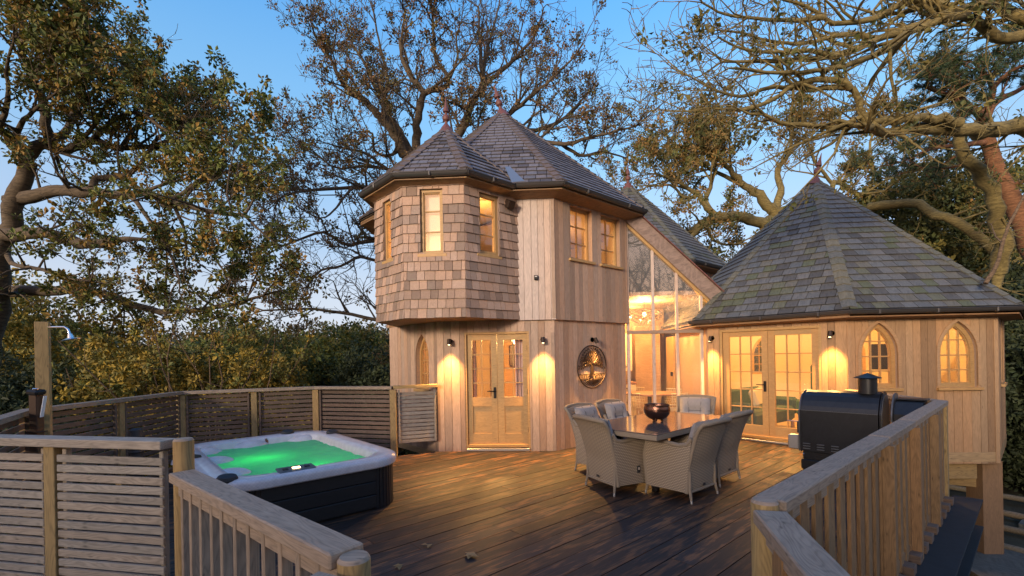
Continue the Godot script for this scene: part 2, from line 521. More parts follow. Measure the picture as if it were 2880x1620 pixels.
func _ready() -> void:
	rng.seed = 4242
	var cam := Camera3D.new()
	cam.name = "camera"
	add_child(cam)
	cam.transform = Transform3D(Basis.from_euler(Vector3(0, deg_to_rad(3.38), 0)) * Basis(Vector3(0, 0, 1), deg_to_rad(-1.055)), Vector3(0, 1.62, 0))
	cam.projection = Camera3D.PROJECTION_FRUSTUM
	cam.near = 0.1
	cam.far = 600.0
	cam.size = 0.1 * 1620.0 / 1315.3
	cam.frustum_offset = Vector2(0, 0.1 * (1000.2 - 810.0) / 1315.3)
	cam.current = true
	var env := Environment.new()
	env.background_mode = Environment.BG_SKY
	env.sky = Sky.new()
	var sm := PanoramaSkyMaterial.new()
	sm.panorama = make_sky()
	env.sky.sky_material = sm
	env.background_energy_multiplier = 1.0
	env.tonemap_mode = Environment.TONE_MAPPER_LINEAR
	env.tonemap_exposure = 1.06
	env.sdfgi_enabled = true
	env.ssao_enabled = true
	env.ssil_enabled = true
	var we := WorldEnvironment.new()
	we.name = "sky_and_air"
	we.environment = env
	add_child(we)
	var sun := DirectionalLight3D.new()
	sun.name = "low_sun"
	sun.light_color = lin(1.0, 0.79, 0.60)
	sun.light_energy = 1.28
	sun.light_angular_distance = 12.0
	sun.shadow_enabled = true
	add_child(sun)
	sun.look_at_from_position(Vector3(-0.45, 0.20, 0.88), Vector3.ZERO)
	make_materials()
	build_ground()
	build_deck()
	build_tower()
	build_wing()
	build_link()
	build_pavilion()
	build_fences()
	build_lamps()
	build_plaque()
	build_interiors()
	build_tub()
	build_table_and_chairs()
	build_smoker()
	build_shower()
	build_yard()
	build_trees()
	build_small_things()

# ---------- ground and deck
const DECK := [Vector2(-2.08, -2.60), Vector2(-0.62, -1.46), Vector2(-0.86, -0.6), Vector2(-0.90, 1.6), Vector2(1.0, 1.6), Vector2(0.72, -0.9), Vector2(0.89, -1.96), Vector2(4.70, -5.77), Vector2(4.835, -7.70), Vector2(3.244, -9.29), Vector2(3.2, -9.42), Vector2(1.74, -9.42), Vector2(0.26, -7.96), Vector2(-1.76, -7.96), Vector2(-2.42, -7.62), Vector2(-3.88, -7.92), Vector2(-5.72, -7.12), Vector2(-5.44, -4.62), Vector2(-4.6, -3.6), Vector2(-4.5, -2.95)]

func build_ground() -> void:
	var f := noise(101, 0.07, 3)
	var rows := []
	for i in 61:
		var r := PackedVector3Array()
		for j in 61:
			var s := (j - 30) / 30.0
			var t := (i - 30) / 30.0
			var x := signf(s) * pow(absf(s), 2.4) * 300.0
			var z := signf(t) * pow(absf(t), 2.4) * 300.0 - 4.0
			var d := Vector2(x, z).length()
			var y := -1.72 - smoothstep(6.0, 60.0, -x) * 2.5
			if d > 11.0: y += f.get_noise_2d(x, z) * minf((d - 11.0) * 0.05, 1.4)
			r.append(Vector3(x, y, z))
		rows.append(r)
	var b := MB.new()
	b.grid(rows, false, true)
	var g := struct("ground", b.done(), M.ground)
	g.set_meta("label", "leaf strewn dark earth under and around the treehouse")

func build_deck() -> void:
	var o := Node3D.new()
	o.name = "deck"
	add_child(o)
	o.set_meta("kind", "structure")
	o.set_meta("label", "dark stained timber deck with worn brown boards")
	var bs := Transform3D(Basis(PB, PC, Vector3.UP), Vector3.ZERO)   # x along boards, y across, z up
	var poly := PackedVector2Array()
	for p in DECK:
		var w := Vector3(p.x, 0, p.y)
		poly.append(Vector2(w.dot(PB), w.dot(PC)))
	var lo := 99.0
	var hi := -99.0
	for p in poly:
		lo = minf(lo, p.y); hi = maxf(hi, p.y)
	var r := RandomNumberGenerator.new()
	r.seed = 77
	var y := lo - 0.05
	var wd := 0.192
	while y < hi:
		var x := -7.0 + r.randf_range(-1.5, 1.5)
		while x < 12.0:
			var l := r.randf_range(3.2, 4.8)
			var q := rect(x + 0.002, y + 0.004, x + l - 0.002, y + wd - 0.004)
			for c in Geometry2D.intersect_polygons(q, poly):
				if area(c) < 0.002: continue
				var b := MB.new()
				var top := r.randf_range(-0.003, 0.0)
				b.prism(c, -0.035, top - 0.002)
				part(o, "plank", b.done(), M.deck[r.randi() % 6], bs)
			x += l
		y += wd
	# the dark underside: joists and edge boards
	var under := MB.new()
	for i in 30:
		var xx := -6.5 + i * 0.45
		for c in Geometry2D.intersect_polygons(rect(xx, -12, xx + 0.05, 12), poly):
			under.prism(c, -0.20, -0.038, bs)
	part(o, "joist", under.done(), M.dark).set_meta("kind", "stuff")
	for i in DECK.size():
		var a: Vector2 = DECK[i]
		var c: Vector2 = DECK[(i + 1) % DECK.size()]
		if a.y < -5.8 and c.y < -5.8 and i > 6 and i < 14: continue
		beam(o, "edge_board", Vector3(a.x, -0.125, a.y), Vector3(c.x, -0.125, c.y), 0.03, 0.16, M.baluster)
	for p in [Vector2(-4.6, -4.6), Vector2(-1.2, -3.0), Vector2(1.6, -3.4), Vector2(3.4, -5.4), Vector2(-3.4, -7.2), Vector2(1.0, -6.6)]:
		beam(o, "support_post", Vector3(p.x, -2.4, p.y), Vector3(p.x, -0.2, p.y), 0.2, 0.2, M.post)

# ---------- pieces of the houses
func plank_wall(parent: Node, f: Transform3D, u0: float, u1: float, v0: float, v1: float, openings: Array, mats: Array, w0 := -0.022, jit := 0.004, wmin := 0.10, wmax := 0.15) -> void:
	var g := vgrain(f)
	var u := u0
	while u < u1 - 0.001:
		var w := rng.randf_range(wmin, wmax)
		if u1 - u - w < 0.05: w = u1 - u
		var q := rect(u + 0.0028, v0, u + w - 0.0028, v1)
		var m: Material = pick(mats)
		var front := rng.randf_range(-jit, 0.0)
		for c in clip_all(q, openings):
			var b := MB.new()
			b.prism(vp(c), w0, front)
			part(parent, "plank", b.done(), m, g)
		u += w

func solid_wall(b: MB, f: Transform3D, u0: float, u1: float, v0: float, v1: float, openings: Array, w0: float, w1: float) -> void:
	var cuts := [u0]
	for o in openings:
		var s := 0.0
		for p in o: s += p.x
		cuts.append(s / o.size())
	cuts.append(u1)
	cuts.sort()
	for i in cuts.size() - 1:
		for c in clip_all(rect(cuts[i], v0, cuts[i + 1], v1), openings):
			b.prism(c, w0, w1, f)

func house_wall(house: Node, p0: Vector3, p1: Vector3, v0: float, v1: float, openings: Array, mats: Variant, inner: Material, cut_front := true) -> Transform3D:
	var f := facet(p0, p1)
	var l := p0.distance_to(p1)
	var b := MB.new()
	solid_wall(b, f, 0.0, l, v0, v1, openings, -0.10, -0.024)
	var w := part(house, "wall", b.done(), pick(M.cedar))
	var c := MB.new()
	solid_wall(c, f, 0.04, l - 0.04, v0 + 0.001, v1 - 0.001, openings, -0.13, -0.10)
	part(w, "plaster_lining", c.done(), inner)
	if mats is Array: plank_wall(w, f, 0.0, l, v0, v1, openings, mats)
	return f

func ring_piece(b: MB, outer: PackedVector2Array, inner: PackedVector2Array, w0: float, w1: float, f: Transform3D) -> void:
	var lo := Vector2(99, 99)
	var hi := Vector2(-99, -99)
	for p in outer:
		lo = lo.min(p); hi = hi.max(p)
	var cx := (lo.x + hi.x) * 0.5
	for r in [rect(lo.x - 1, lo.y - 1, cx, hi.y + 1), rect(cx, lo.y - 1, hi.x + 1, hi.y + 1)]:
		for h in Geometry2D.intersect_polygons(outer, r):
			for c in Geometry2D.clip_polygons(h, inner):
				b.prism(vp(c), w0, w1, f)

func window(house: Node, f: Transform3D, poly: PackedVector2Array, fw: float, recess: float, xs: Array, ys: Array, panes := 1, sill := 0.05, glass: Material = null) -> MeshInstance3D:
	var g := vgrain(f)
	var inner: PackedVector2Array = Geometry2D.offset_polygon(poly, -fw, Geometry2D.JOIN_MITER)[0]
	var b := MB.new()
	ring_piece(b, poly, inner, -recess - 0.07, -recess, g * Transform3D.IDENTITY)
	# small step inside the frame
	var inner2: PackedVector2Array = Geometry2D.offset_polygon(inner, -0.012, Geometry2D.JOIN_MITER)[0]
	ring_piece(b, inner, inner2, -recess - 0.06, -recess - 0.018, g * Transform3D.IDENTITY)
	var o := part(house, "window", MB.new().done() if false else b.done(), pick(M.oak))
	var lo := Vector2(99, 99)
	var hi := Vector2(-99, -99)
	for p in inner2:
		lo = lo.min(p); hi = hi.max(p)
	for x in xs:
		var q := MB.new()
		for c in Geometry2D.intersect_polygons(rect(x - 0.010, lo.y - 1, x + 0.010, hi.y + 1), inner2): q.prism(vp(c), -recess - 0.058, -recess - 0.024, g)
		part(o, "glazing_bar", q.done(), o.material_override)
	for y in ys:
		var q := MB.new()
		for c in Geometry2D.intersect_polygons(rect(lo.x - 1, y - 0.010, hi.x + 1, y + 0.010), inner2): q.prism(vp(c), -recess - 0.056, -recess - 0.027, g)
		part(o, "glazing_bar", q.done(), o.material_override)
	var gx := [lo.x - 0.01]
	gx.append_array(xs)
	gx.append(hi.x + 0.01)
	var gy := [lo.y - 0.01]
	gy.append_array(ys)
	gy.append(hi.y + 0.01)
	for i in gx.size() - 1:
		for j in gy.size() - 1:
			for c in Geometry2D.intersect_polygons(rect(gx[i] + 0.001, gy[j] + 0.001, gx[i + 1] - 0.001, gy[j + 1] - 0.001), inner2):
				if area(c) < 0.0008: continue
				var q := MB.new()
				for k in panes: q.prism(c, -recess - 0.042 - k * 0.012, -recess - 0.038 - k * 0.012, f)
				part(o, "pane", q.done(), glass if glass else M.glass)
	if sill > 0:
		var plo := Vector2(99, 99)
		var phi := Vector2(-99, -99)
		for p in poly:
			plo = plo.min(p); phi = phi.max(p)
		var a := f * Vector3(plo.x - 0.05, plo.y - 0.022, 0)
		var e := f * Vector3(phi.x + 0.05, plo.y - 0.022, 0)
		var wz := f.basis.z * (sill * 0.5 - recess * 0.5)
		beam(o, "sill", a + wz, e + wz, recess + sill, 0.045, M.oak)
	return o

func octo(c: Vector3, ap: float, y: float) -> PackedVector3Array:   # 0 = left end of the left front facet, going to the right as seen from outside
	var h := ap * 0.41421356
	var p := PackedVector3Array()
	for q in [Vector2(-ap, h), Vector2(-h, ap), Vector2(h, ap), Vector2(ap, h), Vector2(ap, -h), Vector2(h, -ap), Vector2(-h, -ap), Vector2(-ap, -h)]:
		p.append(Vector3(c.x + q.x, y, c.z + q.y))
	return p

func roof(house: Node, called: String, c: Vector3, ap: float, eave: float, apex: float, gauge: float, tw: float, mats: Array, hips: Array, shown: Array, cap_r: float, limit: int) -> Node3D:
	var e := octo(c, ap, eave)
	var top := Vector3(c.x, apex, c.z)
	var b := MB.new()   # boarding under the tiles
	for i in 8:
		b.quad(e[i] - Vector3(0, 0.03, 0), e[(i + 1) % 8] - Vector3(0, 0.03, 0), top - Vector3(0, 0.03, 0), top - Vector3(0, 0.03, 0))
	var o := part(house, called, b.done(), M.dark)
	var rest := MB.new()
	var counted := 0
	for i in 8:
		var a := e[i]
		var d := e[(i + 1) % 8]
		var mid := (a + d) * 0.5
		var x := (d - a).normalized()
		var y := (top - mid).normalized()
		var fr := Transform3D(Basis(x, y, x.cross(y)), a)
		var l := a.distance_to(d)
		var sl := mid.distance_to(top)
		var tri := PackedVector2Array([Vector2(0, 0), Vector2(l, 0), Vector2(l * 0.5, sl)])
		var v := -0.03
		var k := 0
		while v < sl - 0.12:
			var vt := v + gauge + 0.012
			var uu := -tw * (0.5 if k % 2 else 0.0) - rng.randf() * 0.04
			while uu < l:
				var w := tw * rng.randf_range(0.86, 1.12)
				var q := rect(uu + 0.005, maxf(v, 0.0001) + rng.randf_range(-0.004, 0.004) * (1.0 if k > 0 else 0.0), uu + w - 0.005, vt)
				for cc in Geometry2D.intersect_polygons(q, tri):
					if area(cc) < 0.0006: continue
					var use := shown.has(i) and counted < limit
					var mb: MB = MB.new() if use else rest
					var lift := rng.randf_range(0.0, 0.005)
					tile(mb, cc, fr, v, vt, lift)
					if use:
						part(o, "roof_tile", mb.done(), pick(mats))
						counted += 1
				uu += w
			v += gauge
			k += 1
	var re := part(o, "roof_tiles_beyond", rest.done(), mats[0])
	re.set_meta("kind", "stuff")
	# hip tiles, bent over each hip, lapped from the eave to the top
	for i in 8:
		var p0 := e[i]
		var dn := (p0 - top).normalized()
		var prev := (e[(i + 7) % 8] - p0).normalized()
		var next := (e[(i + 1) % 8] - p0).normalized()
		var sl := p0.distance_to(top)
		var n := int(sl / (gauge * 1.06))
		var mbs := MB.new()
		for j in n:
			var s0 := j * sl / n
			var s1 := (j + 1.25) * sl / n
			var wd := minf(0.105, (sl - s0) * 0.09 + 0.02)
			var up := Vector3.UP
			var lo := p0 - dn * s0 + up * 0.062
			var hi := p0 - dn * minf(s1, sl - 0.02) + up * 0.036
			var mb := MB.new() if (shown.has(i) or shown.has((i + 7) % 8)) and j < 26 else mbs
			for sd in [prev, next]:
				var side: Vector3 = (sd - dn * sd.dot(dn)).normalized() * wd
				side.y = minf(side.y, -0.02)
				var aa := lo + side
				var bb := hi + side
				if sd == prev: slab(mb, aa, lo, hi, bb, 0.02)
				else: slab(mb, lo, aa, bb, hi, 0.02)
			if mb != mbs: part(o, "hip_tile", mb.done(), pick(hips))
		if mbs.v.size() > 0: part(o, "hip_tiles_beyond", mbs.done(), hips[0]).set_meta("kind", "stuff")
	return o

func slab(b: MB, p: Vector3, q: Vector3, r: Vector3, s: Vector3, t: float) -> void:   # upper face p q r s, thickness t downwards
	var d := -(q - p).cross(s - p).normalized() * t
	b.quad(p, q, r, s)
	b.quad(p + d, s + d, r + d, q + d)
	b.quad(p + d, q + d, q, p)
	b.quad(q + d, r + d, r, q)
	b.quad(r + d, s + d, s, r)
	b.quad(s + d, p + d, p, s)

func tile(b: MB, c: PackedVector2Array, fr: Transform3D, v0: float, v1: float, lift: float) -> void:   # a slate: proud at its lower edge
	var p := c
	var ar := 0.0
	for i in p.size(): ar += p[i].cross(p[(i + 1) % p.size()])
	if ar < 0:
		p = p.duplicate(); p.reverse()
	var up := PackedVector3Array()
	var dn := PackedVector3Array()
	for a in p:
		var k := clampf((a.y - v0) / (v1 - v0), 0, 1)
		var w := lerpf(0.026 + lift, 0.006, k)
		up.append(fr * Vector3(a.x, a.y, w))
		dn.append(fr * Vector3(a.x, a.y, w - 0.013))
	for i in range(1, p.size() - 1):
		b.tri(up[0], up[i], up[i + 1])
	for i in p.size():
		var j := (i + 1) % p.size()
		b.quad(dn[i], dn[j], up[j], up[i])

func gutter_run(house: Node, pts: PackedVector3Array) -> void:   # a half-round gutter whose lip runs along pts
	var b := MB.new()
	var lip := MB.new()
	for i in pts.size() - 1:
		var a := pts[i]
		var e := pts[i + 1]
		var x := (e - a).normalized()
		var out := x.cross(Vector3.UP).normalized()
		var ra := []
		for k in 7:
			var g := PI * k / 6.0
			var off := out * (cos(g) * 0.055 - 0.055) + Vector3(0, -sin(g) * 0.062, 0)
			ra.append(PackedVector3Array([a + off - x * 0.012, e + off + x * 0.012]))
		b.grid(ra, false, true)
		lip.tube(PackedVector3Array([a, e]), PackedFloat32Array([0.008, 0.008]), 6)
		var n := int(a.distance_to(e) / 0.8)
		for k in n:
			var m := a.lerp(e, (k + 0.5) / n)
			lip.box(Transform3D(Basis(x, Vector3.UP, x.cross(Vector3.UP)), m - out * 0.02 - Vector3(0, 0.03, 0)), Vector3(0.03, 0.075, 0.075), 0.01)
	var o := part(house, "gutter", b.done(), M.gutter)
	part(o, "gutter_lip", lip.done(), M.gutter)

func finial(house: Node, at: Vector3, k: float, lean := Vector2.ZERO) -> void:
	var b := MB.new()
	b.lathe([Vector2(0.20 * k, -0.16 * k), Vector2(0.10 * k, 0.02 * k), Vector2(0.035 * k, 0.10 * k), Vector2(0.035 * k, 0.14 * k), Vector2(0.075 * k, 0.18 * k), Vector2(0.085 * k, 0.23 * k), Vector2(0.06 * k, 0.29 * k), Vector2(0.03 * k, 0.31 * k), Vector2(0.03 * k, 0.34 * k), Vector2(0.07 * k, 0.36 * k), Vector2(0.065 * k, 0.40 * k), Vector2(0.03 * k, 0.52 * k), Vector2(0.004, 0.70 * k)], 16)
	part(house, "finial", b.done(), M.copper, Transform3D(Basis.from_euler(Vector3(lean.y, 0, lean.x)), at))

func ring_slab(b: MB, inner: PackedVector3Array, outer: PackedVector3Array, t: float) -> void:   # soffit boards between a wall and its eave
	var n := inner.size()
	for i in n:
		var j := (i + 1) % n
		b.quad(outer[j], outer[i], inner[i], inner[j])
		b.quad(inner[j] + Vector3(0, t, 0), inner[i] + Vector3(0, t, 0), outer[i] + Vector3(0, t, 0), outer[j] + Vector3(0, t, 0))
		b.quad(outer[i], outer[j], outer[j] + Vector3(0, t, 0), outer[i] + Vector3(0, t, 0))

func flat(b: MB, pts: Array, y0: float, y1: float) -> void:   # a level slab over a plan
	var q := PackedVector2Array()
	for p in pts: q.append(Vector2(p.x, -p.z))
	b.prism(q, y0, y1, Transform3D(Basis(Vector3.RIGHT, Vector3.FORWARD, Vector3.UP), Vector3.ZERO))

func door_leaf(house: Node, f: Transform3D, u0: float, u1: float, v0: float, v1: float, gl: Rect2, cols: int, rows: int, panel: Rect2, w: float) -> MeshInstance3D:
	var g := vgrain(f)
	var b := MB.new()
	var holes := [rect(gl.position.x, gl.position.y, gl.end.x, gl.end.y)]
	if panel.size.x > 0: holes.append(rect(panel.position.x, panel.position.y, panel.end.x, panel.end.y))
	for r in [rect(u0, v0, gl.position.x, v1), rect(gl.end.x, v0, u1, v1)]: b.prism(vp(r), w - 0.05, w, g)
	var bands := [v0]
	if panel.size.x > 0:
		bands.append_array([panel.position.y, panel.end.y])
	bands.append_array([gl.position.y, gl.end.y, v1])
	var o := part(house, "door", b.done(), pick(M.oak))
	for i in range(0, bands.size(), 2):
		var d := MB.new()
		d.prism(rect(gl.position.x, bands[i], gl.end.x, bands[i + 1]), w - 0.05, w - 0.003, f)
		part(o, "rail", d.done(), pick(M.oak))
	var x0 := gl.position.x
	var y0 := gl.position.y
	var cw := gl.size.x / cols
	var rh := gl.size.y / rows
	for i in range(1, cols):
		var q := MB.new()
		q.prism(vp(rect(x0 + cw * i - 0.009, y0, x0 + cw * i + 0.009, gl.end.y)), w - 0.045, w - 0.012, g)
		part(o, "glazing_bar", q.done(), o.material_override)
	for i in range(1, rows):
		var q := MB.new()
		q.prism(rect(x0, y0 + rh * i - 0.009, gl.end.x, y0 + rh * i + 0.009), w - 0.043, w - 0.015, f)
		part(o, "glazing_bar", q.done(), o.material_override)
	for i in cols:
		for j in rows:
			part(o, "pane", box_mesh(Vector3(cw - 0.004, rh - 0.004, 0.004)), M.glass, f * Transform3D(Basis.IDENTITY, Vector3(x0 + cw * (i + 0.5), y0 + rh * (j + 0.5), w - 0.03)))
	if panel.size.x > 0:
		var q := MB.new()
		q.prism(vp(rect(panel.position.x, panel.position.y, panel.end.x, panel.end.y)), w - 0.04, w - 0.018, g)
		part(o, "panel", q.done(), pick(M.oak))
	return o

func door_handle(o: Node, f: Transform3D, u: float, v: float, w: float, dir: float) -> void:
	var b := MB.new()
	b.box(f * Transform3D(Basis.IDENTITY, Vector3(u, v, w + 0.006)), Vector3(0.045, 0.19, 0.012), 0.004)
	b.tube(PackedVector3Array([f * Vector3(u, v + 0.03, w), f * Vector3(u, v + 0.03, w + 0.045), f * Vector3(u + 0.03 * dir, v + 0.03, w + 0.05), f * Vector3(u + 0.13 * dir, v + 0.03, w + 0.05)]), PackedFloat32Array([0.01, 0.01, 0.009, 0.008]), 8)
	b.tube(PackedVector3Array([f * Vector3(u, v - 0.05, w + 0.008), f * Vector3(u, v - 0.05, w + 0.018)]), PackedFloat32Array([0.012, 0.012]), 8)
	part(o, "handle", b.done(), M.iron)

func door_frame(house: Node, f: Transform3D, u0: float, u1: float, v0: float, v1: float, t: float, w0: float, w1: float) -> void:
	var g := vgrain(f)
	var b := MB.new()
	b.prism(vp(rect(u0 - t, v0, u0, v1 + t)), w0, w1, g)
	b.prism(vp(rect(u1, v0, u1 + t, v1 + t)), w0, w1, g)
	b.prism(rect(u0, v1, u1, v1 + t), w0, w1 - 0.002, f)
	part(house, "door_frame", b.done(), pick(M.oak))

func shingle_wall(parent: Node, f: Transform3D, l: float, v0: float, v1: float, openings: Array, shingles := true) -> void:
	var g := 0.145
	var v := v0
	var k := 0
	while v < v1 - 0.02:
		var vt := minf(v + g + 0.01, v1)
		var u := -0.006 - (rng.randf() * 0.06)
		while u < l:
			var w := rng.randf_range(0.085, 0.175)
			if l - u - w < 0.05: w = l - u + 0.006
			var q := rect(maxf(u, -0.006) + 0.0035, v + rng.randf_range(-0.004, 0.003), u + w - 0.0035, vt)
			var m: Material = pick(M.shingle)
			for c in clip_all(q, openings):
				if area(c) < 0.0008: continue
				var b := MB.new()
				tile(b, c, f, v, vt, rng.randf_range(0.0, 0.004))
				part(parent, "shingle", b.done(), m)
			u += w
		v += g
		k += 1

# ---------- the two-storey tower with its shingled bay
func build_tower() -> void:
	var o := thing("treehouse_tower", "two storey cedar treehouse tower with shingled bay and twin pointed slate roofs", "treehouse", Vector3(-0.75, 0, -10.39))
	o.position = Vector3.ZERO
	var g := [Vector3(-2.98, 0, -9.15), Vector3(-1.76, 0, -7.93), Vector3(0.26, 0, -7.93), Vector3(1.70, 0, -9.37), Vector3(1.70, 0, -11.41), Vector3(0.26, 0, -12.85), Vector3(-1.76, 0, -12.85), Vector3(-2.98, 0, -11.63)]
	# ground storey; door opening in the front, pointed window in the left facet
	var door_op := rect(0.475, 0.0, 1.585, 2.03)
	for i in 8:
		var ops := []
		if i == 0: ops = [arch(1.23, 1.05, 0.45, 2.03)]
		if i == 1: ops = [door_op]
		var f := house_wall(o, g[i], g[(i + 1) % 8], -0.02 if i < 3 else -0.3, 2.25, ops, M.cedar if i in [0, 1, 2, 7] else null, M.inner_warm)
		if i == 0:
			window(o, f, ops[0], 0.05, 0.09, [1.14, 1.23, 1.32], [1.32, 1.56, 1.77], 1, 0.03)
		if i == 1:
			door_frame(o, f, 0.51, 1.55, 0.0, 1.995, 0.035, -0.10, -0.012)
			var l := door_leaf(o, f, 0.512, 1.028, 0.05, 1.992, Rect2(0.60, 0.915, 0.325, 0.975), 2, 4, Rect2(0.60, 0.29, 0.325, 0.47), -0.05)
			door_handle(l, f, 0.985, 0.99, -0.05, -1)
			var r := door_leaf(o, f, 1.033, 1.548, 0.05, 1.992, Rect2(1.145, 0.915, 0.325, 0.975), 2, 4, Rect2(1.145, 0.29, 0.325, 0.47), -0.052)
			for y in [0.35, 1.0, 1.75]:
				part(r, "hinge", box_mesh(Vector3(0.02, 0.09, 0.02), 0.004), M.iron, f * Transform3D(Basis.IDENTITY, Vector3(1.553, y, -0.045)))
			beam(o, "weather_bar", f * Vector3(0.515, 0.085, -0.035), f * Vector3(1.545, 0.085, -0.035), 0.05, 0.045, M.oak)
			beam(o, "threshold", f * Vector3(0.49, 0.025, -0.03), f * Vector3(1.57, 0.025, -0.03), 0.10, 0.04, M.bucket)
	# storey between
	var u := [Vector3(-3.03, 0, -9.13), Vector3(-1.78, 0, -7.88), Vector3(0.29, 0, -7.88), Vector3(1.76, 0, -9.35), Vector3(1.76, 0, -11.43), Vector3(0.29, 0, -12.90), Vector3(-1.78, 0, -12.90), Vector3(-3.03, 0, -11.65)]
	var y := [Vector3(-2.74, 0, -9.5), Vector3(-2.74, 0, -7.79), Vector3(-2.064, 0, -7.12), Vector3(-1.116, 0, -7.12), Vector3(-0.34, 0, -7.896)]
	var b := MB.new()
	var shr := func(a, c): return a.map(func(p): return c + (p - c) * 0.985)
	flat(b, shr.call(u, Vector3(-0.64, 0, -10.4)), 2.222, 2.27)
	flat(b, shr.call([y[0], y[1], y[2], y[3], y[4]], Vector3(-1.6, 0, -8.6)), 2.224, 2.268)
	part(o, "upper_floor", b.done(), pick(M.soffit))
	var fl := MB.new()
	flat(fl, g, -0.12, -0.012)
	part(o, "floor", fl.done(), M.floorboard)
	var win1 := rect(0.40, 3.29, 0.99, 4.22)   # two square-headed windows in the right facet
	var win2 := rect(1.255, 3.29, 1.85, 4.22)
	for i in 8:
		var ops := []
		if i == 0: continue
		if i == 2: ops = [win1, win2]
		var p0: Vector3 = u[i]
		if i == 1: p0 = Vector3(-0.36, 0, -7.88)
		var f := house_wall(o, p0, u[(i + 1) % 8], 2.215, 4.36, ops, (M.cedar_pale if i == 1 else M.cedar) if i in [1, 2, 7] else null, M.inner_warm)
		if i == 2:
			window(o, f, win1, 0.04, 0.085, [0.695], [3.60, 3.90], 1, 0.04)
			window(o, f, win2, 0.04, 0.085, [1.5525], [3.60, 3.90], 1, 0.04)
	# the bay
	for i in 4:
		var f := facet(y[i], y[i + 1])
		var l: float = y[i].distance_to(y[i + 1])
		var ops := []
		if i == 1: ops = [rect(0.30, 3.21, 0.58, 4.18)]
		if i == 2: ops = [rect(0.265, 3.21, 0.62, 4.21)]
		if i == 3: ops = [rect(0.28, 3.24, 0.69, 4.21)]
		var wb := MB.new()
		solid_wall(wb, f, 0.0, l, 2.226, 4.36, ops, -0.10, -0.004)
		var w := part(o, "bay_wall", wb.done(), M.shingle[1])
		shingle_wall(w, f, l, 2.225, 4.30, ops)
		if i == 1: window(o, f, ops[0], 0.045, 0.03, [], [3.53, 3.86], 1, 0.02)
		if i == 2: window(o, f, ops[0], 0.045, 0.03, [], [3.56, 3.88], 2, 0.02)
		if i == 3:
			window(o, f, ops[0], 0.055, 0.03, [], [3.56, 3.88], 1, 0.02)
	var sp := MB.new()
	flat(sp, u, 4.335, 4.40)
	flat(sp, [y[0], y[1], y[2], y[3], y[4]], 4.337, 4.398)
	part(o, "ceiling", sp.done(), M.inner_warm)
	# eaves
	var mc := Vector3(-0.75, 0, -10.39)
	var bc := Vector3(-1.59, 0, -8.27)
	var so := MB.new()
	ring_slab(so, octo(mc, 2.52, 4.245), octo(mc, 2.80, 4.315), 0.03)
	ring_slab(so, octo(bc, 1.13, 4.245), octo(bc, 1.32, 4.315), 0.03)
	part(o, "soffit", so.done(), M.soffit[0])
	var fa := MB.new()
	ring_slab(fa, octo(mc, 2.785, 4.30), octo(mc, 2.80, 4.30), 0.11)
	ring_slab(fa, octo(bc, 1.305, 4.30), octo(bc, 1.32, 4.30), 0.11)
	part(o, "fascia", fa.done(), M.soffit[1])
	var main := roof(o, "roof", mc, 2.83, 4.40, 7.05, 0.165, 0.185, M.slate, M.hip, [0, 1, 2], 0.2, 290)
	main.set_meta("label", "larger pointed slate roof behind the bay")
	var bay := roof(o, "roof", bc, 1.345, 4.40, 5.70, 0.155, 0.165, M.slate, M.hip, [0, 1, 2, 3], 0.2, 160)
	bay.set_meta("label", "smaller pointed slate roof over the bay")
	finial(o, Vector3(-0.75, 7.04, -10.39), 0.95, Vector2(0.24, 0))
	finial(o, Vector3(-1.59, 5.70, -8.27), 0.80)
	var em := octo(mc, 2.89, 4.39)
	var eb := octo(bc, 1.40, 4.385)
	gutter_run(o, PackedVector3Array([Vector3(-0.31, 4.39, em[2].z), em[2], em[3], em[4]]))
	gutter_run(o, PackedVector3Array([eb[7], eb[0], eb[1], eb[2], eb[2] + Vector3(0.70, 0, -0.70)]))
	# lead in the valley between the two roofs
	var ld := MB.new()
	slab(ld, Vector3(-0.40, 4.43, -7.56), Vector3(-0.19, 4.44, -7.56), Vector3(-0.44, 4.80, -7.85), Vector3(-0.52, 4.78, -7.80), 0.012)
	part(o, "lead_flashing", ld.done(), M.lead)
	# vent hood under the eave of the bay, small grey sensor on the pale boards
	var fb := facet(y[3], y[4])
	var vb := MB.new()
	vb.box(fb * Transform3D(Basis.from_euler(Vector3(0.5, 0, 0)), Vector3(0.89, 4.12, 0.06)), Vector3(0.15, 0.13, 0.11), 0.01)
	part(o, "vent_hood", vb.done(), M.bronze)
	var sb := MB.new()
	sb.box(Transform3D(Basis.IDENTITY, Vector3(-0.037, 2.922, -7.855)), Vector3(0.065, 0.075, 0.05), 0.006)
	var sn := part(o, "sensor_box", sb.done(), M.iron)
	part(sn, "sensor_lens", box_mesh(Vector3(0.045, 0.02, 0.01), 0.003), M.bucket, Transform3D(Basis.IDENTITY, Vector3(-0.037, 2.935, -7.828)))
	# corner boards
	for c in [u[2], g[2]]:
		var lo := 2.24 if c == u[2] else 0.0
		beam(o, "corner_board", c + Vector3(-0.033, lo, 0.004), c + Vector3(-0.033, lo + 2.0, 0.004), 0.012, 0.062, M.cedar, Vector3.RIGHT)

